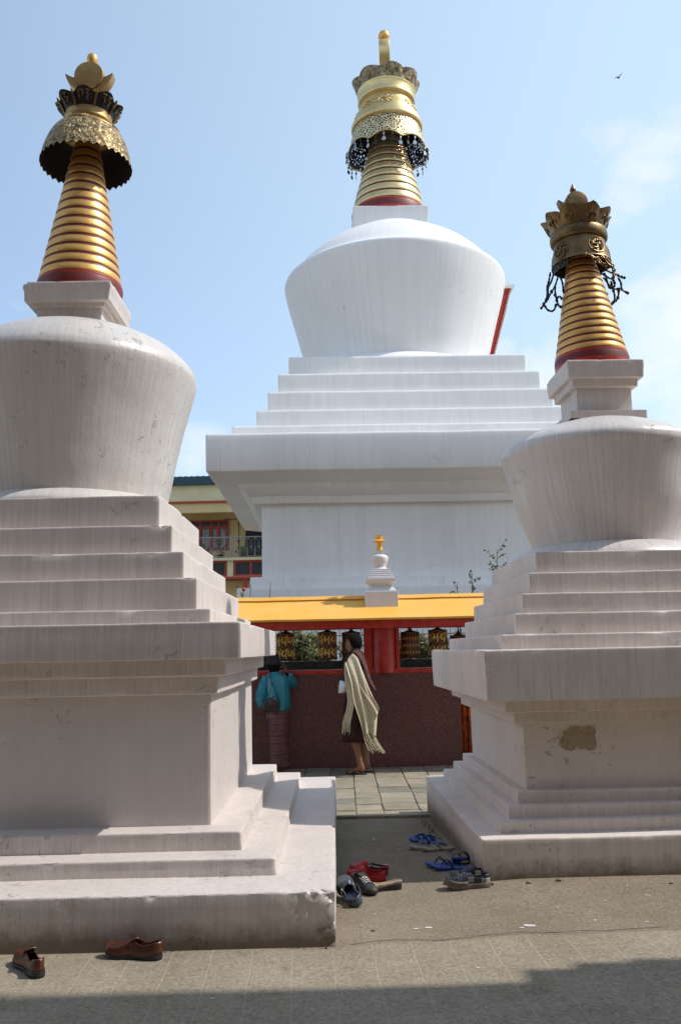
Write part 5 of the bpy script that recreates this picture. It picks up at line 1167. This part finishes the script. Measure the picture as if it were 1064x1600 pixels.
# ---------------------------------------------------------------- unseen blocks added for the light: one shadows the foreground, one screens sky
def rb(root, nm, mat, *bs):
    mb = MB(); ox, oy, _z = root.location
    for b in bs: mb.box(b[0] - ox, b[1] - ox, b[2] - oy, b[3] - oy, b[4], b[5])
    return mb.build(nm, mat, root, smooth=False)
OCH = plain('ochre_blocker_wall', (.28, .175, .085), .85); WOODD = plain('dark_timber', (.07, .04, .025), .7)  # ochre picked for warm bounce off the unseen blocks
RH = thing('unseen_shadow_tower', 'unseen tall ochre block added at the right to cast the foreground shadow', 'unseen light blocker', (9.5, -2, 0))
rb(RH, 'wall', OCH, (6.3, 9, 1.8, 3.9, -.2, HRZ - .02)); rb(RH, 'roof', TEAL, (6.0, 9.3, 1.5, 4.25, HRZ, HRZ + .3)); rb(RH, 'shadow_infill', OCH, (6.05, 9.2, 3.9, 4.23, 5.5, HRZ - .03)); rb(RH, 'shadow_ledge', TEAL, (5.4, 6.6, 1.7, 4.36, 5.4, 5.5), (5.65, 6.6, 4.36, 4.43, 5.4, 5.5), (5.9, 6.6, 4.43, 4.47, 5.38, 5.46)); rb(RH, 'shadow_ledge_post', RF, (5.5, 5.62, 4.0, 4.12, -.1, 5.4), (5.5, 5.62, 1.9, 2.02, -.1, 5.4))  # added shadow caster; ledge and infill shape the edge of the foreground shadow
MH = thing('unseen_sky_blocker', 'unseen tall ochre block added behind the camera to hold back sky light', 'unseen light blocker', (-2, -6, 0))
rb(MH, 'wall', OCH, (-16, 1.5, -11, -2.2, -.2, MHH)); rb(MH, 'wall', OCH, (1.5, 14, -11, -3.6, -.2, MHH * .6)); rb(MH, 'roof', TEAL, (-17, 2.0, -12, -1.2, MHH + .02, MHH + .4)); rb(MH, 'roof', TEAL, (2.0, 15, -12, -2.8, MHH * .6 + .02, MHH * .6 + .4))  # added out of view; taller left part darkens the left stupa's front
for k in range(5): rb(MH, 'doorway', WOODD, (-15 + 3.3 * k, -13.2 + 3.3 * k, -2.18, -2.1, 0, 2.6)); rb(MH, 'window', WOODD, (-15 + 3.3 * k, -13.2 + 3.3 * k, -2.18, -2.1, 4.2, 5.8))
# ---------------------------------------------------------------- people
SKIN = MT('brown_skin', .5, 0, .4); _n = SKIN.noise(scale=9, det=3); SKIN.col(SKIN.mix(_n, (.20, .085, .045), (.30, .14, .08))); SKIN.b.inputs['Subsurface Weight'].default_value = .05; SKIN = SKIN.m
HAIR = plain('black_hair', (.006, .005, .005), .9, var=.5, sc=80, bump=.001); HAIR.node_tree.nodes['Principled BSDF'].inputs['Specular IOR Level'].default_value = .15
def skin_body(name, parent, V, E, Rr, root, lvl=2):
    me = bpy.data.meshes.new(name); me.from_pydata([tuple(v) for v in V], E, []); o = bpy.data.objects.new(name, me); link(o, parent); me.materials.append(SKIN)
    sk = o.modifiers.new('skin', 'SKIN'); sk.use_smooth_shade = True; sk.branch_smoothing = .4
    if not me.skin_vertices: me.attributes.new
    for i, r in enumerate(Rr):
        sv = me.skin_vertices[0].data[i]; sv.radius = r if isinstance(r, tuple) else (r, r); sv.use_root = (i == root)
    sb = o.modifiers.new('sub', 'SUBSURF'); sb.levels = lvl; sb.render_levels = lvl
    return o
def mk_skin(name, parent, chains, root_name):
    """chains: dict name->(pos, radius, parent name)"""
    names = list(chains); idx = {n: i for i, n in enumerate(names)}
    V = [chains[n][0] for n in names]; Rr = [chains[n][1] for n in names]; E = [(idx[chains[n][2]], idx[n]) for n in names if chains[n][2]]
    me = bpy.data.meshes.new(name); me.from_pydata([tuple(v) for v in V], E, []); o = bpy.data.objects.new(name, me); link(o, parent); me.materials.append(SKIN)
    sk = o.modifiers.new('skin', 'SKIN'); sk.use_smooth_shade = True
    bm = bmesh.new(); bm.from_mesh(me); lay = bm.verts.layers.skin.verify(); bm.verts.ensure_lookup_table()
    for i, r in enumerate(Rr):
        s = bm.verts[i][lay]; s.radius = r if isinstance(r, tuple) else (r, r); s.use_root = names[i] == root_name
    bm.to_mesh(me); bm.free()
    sb = o.modifiers.new('sub', 'SUBSURF'); sb.levels = 2; sb.render_levels = 2
    return o
def hand(ch, pre, wrist, wn, d, side, curl, r=.0085):
    """palm + five fingers; d forward dir of the hand, side = across towards thumb, curl = bend dir"""
    d = Vector(d).normalized(); side = Vector(side).normalized(); curl = Vector(curl).normalized(); w = Vector(wrist)
    p = w + d * .055; ch[pre + 'palm'] = (p, (.030, .016), wn)
    for k, (o, L) in enumerate(((.030, .068), (.010, .078), (-.010, .072), (-.029, .056))):
        b = w + d * .092 + side * o; ch[pre + 'f%da' % k] = (b, r, pre + 'palm')
        m = b + d * L * .45 + curl * L * .15; ch[pre + 'f%db' % k] = (m, r * .92, pre + 'f%da' % k)
        ch[pre + 'f%dc' % k] = (m + d * L * .30 + curl * L * .42, r * .75, pre + 'f%db' % k)
    t = w + d * .035 + side * .034; ch[pre + 'ta'] = (t, r * 1.15, pre + 'palm'); t2 = t + d * .028 + side * .018 + curl * .01; ch[pre + 'tb'] = (t2, r, pre + 'ta'); ch[pre + 'tc'] = (t2 + d * .022 + side * .003 + curl * .012, r * .8, pre + 'tb')
def foot(ch, pre, ankle, an, d, zs):
    d = Vector(d).normalized(); a = Vector(ankle)
    ch[pre + 'heel'] = (Vector((a.x, a.y, zs + .03)) - d * .038, .030, an); ch[pre + 'arch'] = (Vector((a.x, a.y, zs + .042)) + d * .065, (.036, .028), an)
    ch[pre + 'ball'] = (Vector((a.x, a.y, zs + .020)) + d * .135, (.042, .018), pre + 'arch'); s = Vector((-d.y, d.x, 0))
    for k, o in enumerate((-.030, -.013, .002, .016, .029)): b = Vector((a.x, a.y, zs + .014)) + d * (.185 - abs(o + .03) * .45) + s * o; ch[pre + 'toe%d' % k] = (b, .0105 if k else .013, pre + 'ball')
def loft(mb, secs, n=40, fold=0, nf=9, ph=0, noise_a=0, seed=0):
    """secs: (cx,cy,z,rx,ry[,rot])"""
    rows = []
    for q, s in enumerate(secs):
        cx, cy, z, rx, ry = s[:5]; rt_ = s[5] if len(s) > 5 else 0; zz = s[6] if len(s) > 6 else 0; row = []
        for j in range(n):
            a = 2 * pi * j / n; k = 1 + fold * (q / len(secs)) * sin(nf * a + ph + q * .25) + noise_a * fb(cos(a) * 2 + seed, sin(a) * 2, z * 3)
            x, y = rx * cos(a) * k, ry * sin(a) * k; row.append((cx + x * cos(rt_) - y * sin(rt_), cy + x * sin(rt_) + y * cos(rt_), z + zz * cos(a)))
        rows.append(row)
    mb.grid(rows, closed_u=True); return rows
def cloth_mod(o, th=.004):
    s = o.modifiers.new('thickness', 'SOLIDIFY'); s.thickness = th; s.offset = -1
GHO = MT('dark_brown_handwoven_cloth', .85, 0, .2); _x, _y, _z = GHO.sep(); _w = GHO.noise(sc=(40, 40, 3), scale=3, det=3); GHO.col(GHO.mix(GHO.rng(_w, .45, .62), (.030, .013, .012), (.072, .030, .024))); GHO.bump(GHO.noise(scale=30, det=3), .004, .5); GHO = GHO.m
SASH = plain('russet_fold', (.085, .030, .022), .85, var=.3, sc=20, bump=.003)
CREAM = MT('cream_raw_silk', .8, 0, .25); _w = CREAM.noise(sc=(60, 60, 6), scale=3, det=4); CREAM.col(CREAM.mix(CREAM.rng(_w, .35, .7), (.46, .385, .26), (.68, .59, .42))); CREAM.bump(CREAM.noise(scale=140, det=2), .001, .5); CREAM = CREAM.m
WCUFF = plain('white_cuff_cloth', (.72, .73, .76), .8, var=.06)

# man in a knee length robe, walking left, seen from his left and behind
G0 = -.085 + .032
MAN = thing('person', 'bare legged man in dark robe with cream fringed scarf, walking past the granite wall', 'person', (.14, 11.20, G0), 0)
ch = {}
ch['pelvis'] = ((.03, 0, .96), (.125, .135), None); ch['waist'] = ((.015, 0, 1.12), (.115, .13), 'pelvis'); ch['chest'] = ((.0, 0, 1.30), (.125, .15), 'waist'); ch['neckb'] = ((.01, .0, 1.455), .075, 'chest'); ch['neck'] = ((-.01, .0, 1.515), .056, 'neckb')
ch['head'] = ((-.018, .005, 1.62), (.078, .088), 'neck'); ch['crown'] = ((-.008, .005, 1.70), (.070, .080), 'head')
ch['nose'] = ((-.112, .022, 1.615), .013, 'head'); ch['chin'] = ((-.075, .015, 1.552), .028, 'head'); ch['earl'] = ((.005, -.088, 1.625), .012, 'head'); ch['earr'] = ((-.005, .095, 1.625), .012, 'head')
for s, nm in ((-1, 'l'), (1, 'r')):
    y = s * .17; ch[nm + 'sh'] = ((.0, y, 1.40), .058, 'neckb')
    if s < 0:
        ch['lel'] = ((.045, -.215, 1.13), .040, 'lsh'); ch['lwr'] = ((-.17, -.20, 1.085), .028, 'lel'); hand(ch, 'lh', (-.17, -.20, 1.085), 'lwr', (-.45, .85, -.1), (0, .1, 1), (.8, .4, -.1))
    else:
        ch['rel'] = ((.03, .25, 1.14), .044, 'rsh'); ch['rwr'] = ((-.15, .12, 1.10), .028, 'rel'); hand(ch, 'rh', (-.15, .12, 1.10), 'rwr', (-1, -.3, 0), (0, -.2, 1), (.1, -1, -.1))
ch['lhip'] = ((.03, -.085, .90), .092, 'pelvis'); ch['lkn'] = ((-.045, -.095, .50), (.058, .060), 'lhip'); ch['lcalf'] = ((.0, -.098, .35), (.052, .056), 'lkn'); ch['lan'] = ((.050, -.10, .085), .034, 'lcalf')
foot(ch, 'lf', (.050, -.10, .085), 'lan', (-1, .08, 0), .012)
ch['rhip'] = ((.04, .085, .90), .092, 'pelvis'); ch['rkn'] = ((.085, .095, .50), (.058, .060), 'rhip'); ch['rcalf'] = ((.125, .10, .36), (.052, .056), 'rkn'); ch['ran'] = ((.125, .10, .095), .034, 'rcalf')
foot(ch, 'rf', (.125, .10, .095), 'ran', (-1, .0, 0), .014)
mk_skin('body', MAN, ch, 'pelvis')
# hair cap: short black hair fitted on the skull
mb = MB(); rows = []
for i in range(15):
    a = pi / 2 - i * (pi * .74) / 14; row = []
    for j in range(40):
        b = 2 * pi * j / 40; fx = -cos(b)     # fx>0 = face side (-x)
        low = 1 if fx < .2 else 1 - .58 * min(1, (fx - .2) / .5)
        aa = pi / 2 - (pi / 2 - a) * low; r = 1 + .03 * fb(cos(b) * 5, sin(b) * 5, aa * 5)
        row.append((-.004 + .114 * r * cos(aa) * cos(b), .005 + .103 * r * cos(aa) * sin(b), 1.650 + .118 * r * sin(aa)))
    rows.append(row)
mb.grid(rows[::-1], closed_u=True); mb.cap(rows[0], True); mb.build('hair', HAIR, MAN)
mb = MB(); mb.ball((-.088, -.028, 1.645), .011, 6, (.6, 1, .7)); mb.ball((-.094, .052, 1.645), .011, 6, (.6, 1, .7)); mb.build('eyes', BLK, MAN)
mb = MB(); mb.tube([(-.098, -.005, 1.582), (-.106, .02, 1.584), (-.100, .045, 1.582)], .006, 6); mb.build('lips', plain('lip_skin', (.22, .07, .05), .5), MAN)
# robe
mb = MB(); loft(mb, [(-.005, 0, 1.565, .068, .068), (.0, 0, 1.535, .080, .080), (.008, 0, 1.48, .10, .12), (.005, 0, 1.445, .125, .19), (.0, 0, 1.38, .145, .215), (.0, 0, 1.25, .155, .205), (.005, 0, 1.12, .165, .20), (.01, 0, 1.04, .165, .195), (.02, 0, .985, .145, .18), (.025, 0, .93, .155, .19), (.03, 0, .80, .175, .205), (.035, 0, .62, .190, .205), (.035, 0, .48, .200, .20), (.035, 0, .40, .205, .195)], 56, .05, 11, 0, .05); o = mb.build('robe', GHO, MAN, ang=80); cloth_mod(o)
for nm, P, rr in (('sleeve', [(.0, -.15, 1.415), (.020, -.19, 1.30), (.035, -.215, 1.16), (.015, -.222, 1.11), (-.06, -.222, 1.09), (-.115, -.214, 1.085)], [.062, .064, .062, .060, .058, .054]), ('sleeve', [(.0, .16, 1.415), (.02, .215, 1.30), (.035, .25, 1.15), (.01, .25, 1.11), (-.07, .19, 1.10), (-.10, .165, 1.10)], [.068, .072, .070, .068, .062, .056])):
    mb = MB(); P_ = smooth_prof(P, 4); rs = [interp([(k / (len(rr) - 1), r) for k, r in enumerate(rr)], i / (len(P_) - 1)) for i in range(len(P_))]; mb.tube(P_, [r * (1 + .05 * sin(i * 1.7)) for i, r in enumerate(rs)], 20, False); o = mb.build(nm, GHO, MAN, ang=80); cloth_mod(o, .003)
for P in ([(-.105, -.222, 1.086), (-.15, -.212, 1.085), (-.205, -.198, 1.09)], [(-.09, .17, 1.10), (-.13, .15, 1.10), (-.17, .13, 1.10)]):
    mb = MB(); rows = []
    for (x, y, z), r in zip(P, (.062, .070, .078)): rows.append([(x + .018 * cos(2*pi*j/24) * 0 + .012 * sin(2*pi*j/24), y + r * .7 * cos(2*pi*j/24), z + r * sin(2*pi*j/24)) for j in range(24)])
    mb.grid(rows, closed_u=True); o = mb.build('white_cuff', WCUFF, MAN, ang=80); cloth_mod(o, .003)
# russet collar fold running from the neck over the back
def sheet(rows_fn, nu, nv):
    return [[rows_fn(u / nu, v / nv) for u in range(nu + 1)] for v in range(nv + 1)]
def L3(a, b, t): return tuple(p + (q - p) * t for p, q in zip(a, b))
def polyl(P, t):
    k = t * (len(P) - 1); i = min(int(k), len(P) - 2); f = k - i; p0, p1, p2, p3 = P[max(0, i-1)], P[i], P[i+1], P[min(len(P)-1, i+2)]
    return tuple(.5 * ((2*p1[c]) + (-p0[c]+p2[c])*f + (2*p0[c]-5*p1[c]+4*p2[c]-p3[c])*f*f + (-p0[c]+3*p1[c]-3*p2[c]+p3[c])*f**3) for c in range(len(p1)))
A_ = [(-.035, -.085, 1.515), (.05, -.165, 1.45), (.115, -.205, 1.30), (.165, -.21, 1.15), (.235, -.18, 1.02)]
B_ = [(-.01, -.06, 1.545), (.08, -.10, 1.50), (.15, -.14, 1.36), (.19, -.17, 1.20), (.262, -.16, 1.035)]
mb = MB(); mb.grid(sheet(lambda u, v: (lambda p: (p[0], p[1] - .012 * sin(pi * u), p[2]))(L3(polyl(A_, v), polyl(B_, v), u)), 6, 16)); o = mb.build('collar_fold', SASH, MAN, ang=80); cloth_mod(o, .006)
# scarf: back fall
Lp = [(-.125, -.19, 1.37), (-.10, -.285, 1.27), (-.055, -.325, 1.12), (-.03, -.32, .95), (.005, -.30, .80), (.045, -.28, .65), (.085, -.265, .50)]
Rp = [(-.03, -.11, 1.50), (.035, -.215, 1.44), (.105, -.285, 1.26), (.17, -.275, 1.07), (.235, -.24, .90), (.27, -.21, .76), (.25, -.21, .52)]
def back(u, v):
    p = L3(polyl(Lp, v), polyl(Rp, v), u); f = (.010 + .016 * v) * sin(u * 2.6 * 2 * pi + .8 + v * 1.6 + .8 * sin(u * 5)) + .004 * sin(u * 13 + v * 4)
    hem = .0
    if v > .88: hem = -.055 * (v - .88) / .12 * (u if u > .5 else (.25 - u) * 1.4)
    return (p[0] + .006 * sin(v * 9 + u * 8), p[1] - .012 - f * .9 - .01, p[2] + hem)
mb = MB(); rows = sheet(back, 56, 40); mb.grid(rows); sc_o = mb.build('scarf', CREAM, MAN, ang=80); cloth_mod(sc_o, .005)
# upper flap that folds out at the hip
mb = MB(); F1 = [(.10, -.29, 1.25), (.18, -.275, 1.03), (.265, -.25, .875), (.290, -.24, .80)]; F2 = [(.03, -.31, 1.1), (.12, -.30, .95), (.19, -.28, .82), (.24, -.26, .68)]
mb.grid(sheet(lambda u, v: (lambda p: (p[0], p[1] - .022 - .012 * sin(u * 9 + v * 3), p[2]))(L3(polyl(F1, v), polyl(F2, v), u)), 14, 14)); o = mb.build('scarf_flap', CREAM, sc_o, ang=80); cloth_mod(o, .005)
# front fall
Lf = [(-.125, -.19, 1.38), (-.13, -.275, 1.24), (-.11, -.285, 1.05), (-.10, -.295, .92), (-.125, -.27, .78)]; Rf = [(-.08, -.14, 1.42), (-.07, -.27, 1.22), (-.035, -.315, 1.05), (-.02, -.325, .90), (-.05, -.29, .74)]
mb = MB(); mb.grid(sheet(lambda u, v: (lambda p: (p[0], p[1] - .01 - .014 * abs(sin(u * 7 + v)), p[2]))(L3(polyl(Lf, v), polyl(Rf, v), u)), 18, 20)); o = mb.build('scarf_front', CREAM, sc_o, ang=80); cloth_mod(o, .005)
rnd = random.Random(8); mb = MB()
for k in range(26):
    u = rnd.uniform(0, 1); a = back(u, 1); L_ = rnd.uniform(.14, .24); s = .35 + .25 * u + rnd.uniform(-.12, .12); w = rnd.uniform(-.01, .01)
    mb.tube([a, (a[0] + L_ * s * .3, a[1] + w, a[2] - L_ * .35), (a[0] + L_ * s * .75 + .01 * sin(k), a[1] - w, a[2] - L_ * .7), (a[0] + L_ * s * 1.2, a[1] + w * 2, a[2] - L_ * 1.0)], [.0045, .004, .0035, .003], 5)
mb.build('fringe', CREAM, sc_o); mb = MB()
for k in range(15):
    u = k / 14; a = L3(Lf[-1], Rf[-1], u); L_ = rnd.uniform(.16, .26); s = -.22 + .05 * u
    mb.tube([(a[0], a[1] - .015, a[2] + .01), (a[0] + L_ * s * .8, a[1] - .01, a[2] - L_ * .5), (a[0] + L_ * s * .9 + rnd.uniform(-.01, .01), a[1], a[2] - L_)], [.0045, .004, .003], 5)
mb.build('fringe', CREAM, sc_o)
for (ax, ay) in ((.050, -.10), (.125, .10)):
    t = bpy.data.objects.new('flip_flop', None); link(t, MAN); t.location = (ax - .06, ay, 0); t.rotation_euler = (0, 0, pi)
    sole('sole', BLK, t, .27, .10, 0, .014, 0, .02); mb = MB()
    for sy in (1, -1): mb.tube(smooth_prof([(.075, 0, .03), (.03, sy * .032, .052), (-.015, sy * .045, .035), (-.03, sy * .046, .010)], 4), .007, 6)
    mb.build('strap', plain('dark_red_strap', (.06, .012, .012), .5), t)

# woman facing the wheels
WO = thing('person', 'woman in teal blouse, striped long skirt and dark hat reaching for a prayer wheel', 'person', (-.875, 11.46, G0), 0); WO.scale = (.86, .92, 1)
ch = {}
ch['pelvis'] = ((.01, 0, .84), (.12, .11), None); ch['waist'] = ((.01, .01, .98), (.105, .10), 'pelvis'); ch['chest'] = ((.0, .02, 1.10), (.115, .10), 'waist'); ch['neckb'] = ((-.03, .03, 1.235), .065, 'chest'); ch['neck'] = ((-.055, .04, 1.285), .046, 'neckb')
ch['head'] = ((-.068, .05, 1.365), (.072, .080), 'neck'); ch['crown'] = ((-.068, .045, 1.43), (.068, .074), 'head'); ch['nose'] = ((-.055, .145, 1.365), .012, 'head'); ch['chin'] = ((-.058, .105, 1.305), .026, 'head'); ch['earl'] = ((-.150, .045, 1.37), .011, 'head'); ch['earr'] = ((.012, .04, 1.37), .011, 'head')
ch['lsh'] = ((-.165, .02, 1.19), .05, 'neckb'); ch['lel'] = ((-.235, -.03, .93), .038, 'lsh'); ch['lwr'] = ((-.15, -.02, .75), .024, 'lel'); hand(ch, 'lh', (-.15, -.02, .75), 'lwr', (.2, -.05, -1), (-.3, 1, 0), (1, .2, .0), .0075)
ch['rsh'] = ((.125, .03, 1.20), .05, 'neckb'); ch['rel'] = ((.20, .20, 1.12), .038, 'rsh'); ch['rwr'] = ((.10, .38, 1.30), .024, 'rel'); hand(ch, 'rh', (.10, .38, 1.30), 'rwr', (-.25, .75, .7), (-1, -.2, 0), (-.3, .5, -.4), .0075)
for s, nm in ((-1, 'l'), (1, 'r')):
    x = .02 + s * .075; ch[nm + 'hip'] = ((x, 0, .78), .085, 'pelvis'); ch[nm + 'kn'] = ((x, .01, .43), .055, nm + 'hip'); ch[nm + 'an'] = ((x, 0, .08), .033, nm + 'kn'); foot(ch, nm + 'f', (x, 0, .08), nm + 'an', (s * .1, 1, 0), .010)
mk_skin('body', WO, ch, 'pelvis')
TEALS = MT('teal_satin', .28, 0, .6); _n = TEALS.noise(scale=6, det=3); TEALS.col(TEALS.mix(_n, (.008, .14, .20), (.018, .27, .34))); _k = TEALS.noise(sc=(1, 1, .5), scale=10, det=2, dist=1); TEALS.bump(_k, .03, .6); TEALS = TEALS.m
KIRA = MT('striped_handwoven_skirt', .5, 0, .5); _x, _y, _z = KIRA.sep(); _s = KIRA.noise(sc=(1.2, 1.2, 60), scale=1.5, det=3); _f = KIRA.noise(scale=60); c_ = KIRA.mix(KIRA.rng(_s, .35, .5), (.055, .022, .05), (.11, .026, .02)); c_ = KIRA.mix(KIRA.rng(_s, .55, .62), c_, (.20, .095, .09)); c_ = KIRA.mix(KIRA.rng(_s, .30, .26), c_, (.035, .035, .09)); KIRA.col(c_); KIRA.bump(KIRA.noise(sc=(1, 1, 2), scale=7, det=3, dist=1), .03, .7); KIRA = KIRA.m
mb = MB(); loft(mb, [(.015, .01, .83, .155, .125), (.01, .01, .80, .16, .13), (.01, .0, .72, .165, .145), (.015, .0, .60, .165, .15), (.02, .0, .42, .155, .14), (.02, .0, .25, .150, .135), (.02, .0, .10, .150, .135), (.02, .0, .04, .152, .137)], 48, .03, 5, 1, .05, 3); o = mb.build('skirt', KIRA, WO, ang=80); cloth_mod(o)
mb = MB(); loft(mb, [(-.05, .035, 1.30, .058, .058), (-.045, .03, 1.275, .075, .07), (-.03, .025, 1.24, .13, .095), (-.015, .02, 1.20, .18, .125), (-.01, .02, 1.12, .190, .15), (.0, .01, 1.02, .185, .16), (.005, .0, .92, .180, .165), (.01, .0, .84, .175, .165), (.01, .0, .795, .158, .15), (.01, .0, .785, .150, .142)], 56, .03, 7, 0, .07, 7); o = mb.build('blouse', TEALS, WO, ang=80); cloth_mod(o)
for P, rr in (([(-.15, .02, 1.20), (-.21, .0, 1.10), (-.245, -.03, .98), (-.245, -.04, .90), (-.215, -.035, .845)], [.075, .085, .090, .080, .060]), ([(.115, .03, 1.205), (.17, .09, 1.17), (.215, .18, 1.13), (.19, .25, 1.16), (.145, .32, 1.235)], [.075, .08, .082, .075, .055])):
    mb = MB(); P_ = smooth_prof(P, 4); mb.tube(P_, [interp([(k / (len(rr) - 1), r) for k, r in enumerate(rr)], i / (len(P_) - 1)) * (1 + .06 * sin(i * 1.9)) for i in range(len(P_))], 20, False); o = mb.build('sleeve', TEALS, WO, ang=80); cloth_mod(o, .003)
HAT = plain('black_felt_hat', (.010, .010, .014), .75, var=.4, sc=30)
mb = MB(); loft(mb, [(-.062, .03, 1.375, .104, .104), (-.062, .03, 1.39, .108, .108), (-.065, .035, 1.43, .104, .104), (-.067, .037, 1.475, .098, .096), (-.068, .037, 1.51, .085, .082), (-.068, .037, 1.535, .055, .052), (-.068, .037, 1.543, .02, .02)], 36, 0, 1, 0, .04, 2); mb.cap([(-.068 + .02 * cos(2*pi*j/12), .037 + .02 * sin(2*pi*j/12), 1.543) for j in range(12)]); mb.build('hat', HAT, WO)
mb = MB(); loft(mb, [(-.064, .03, 1.40, .100, .098), (-.062, .025, 1.36, .104, .096), (-.058, .02, 1.32, .094, .082), (-.052, .015, 1.285, .074, .060), (-.05, .02, 1.27, .05, .04)], 32, 0, 1, 0, .08, 5); mb.build('hair', HAIR, WO)
HBG = thing('handbag', 'black leather handbag hanging from the shoulder of the woman', 'handbag', (-.945, 11.28, .83)); HBG.scale = (.86, 1, 1); LB = plain('black_bag_leather', (.018, .018, .02), .3, var=.3, sc=20, bump=.004)
mb = MB(); rows = []
for z, w, d in ((-.10, .09, .025), (-.095, .125, .04), (-.04, .135, .05), (.02, .125, .045), (.06, .11, .03), (.075, .10, .015)): rows.append([(w * (abs(cos(t)) ** .5) * (1 if cos(t) > 0 else -1), d * (abs(sin(t)) ** .7) * (1 if sin(t) > 0 else -1), z + .012 * cos(t)) for t in [2*pi*(j + .5)/32 for j in range(32)]])
mb.grid(rows, closed_u=True); mb.cap(rows[0], True); mb.cap(rows[-1]); mb.build('pouch', LB, HBG, ang=60)
mb = MB()
for s in (-1, 1):
    P = smooth_prof([(s * .09, -.01, .06), (.03 + s * .04, -.02, .16), (.01, .00, .28), (-.03, .07, .405), (-.06, .17, .42)], 5); mb.tube(P, .007, 6)
mb.build('strap', LB, HBG); mb = MB(); mb.grid([[(.02 + .05 * u, -.052 - .004 * sin(3 * u), .06 - .10 * v + .02 * u) for u in (-1, -.4, .2, .8, 1)] for v in (0, .3, .6, 1)]); o = mb.build('front_flap', plain('shiny_patch', (.035, .035, .037), .25), HBG); cloth_mod(o, .004)
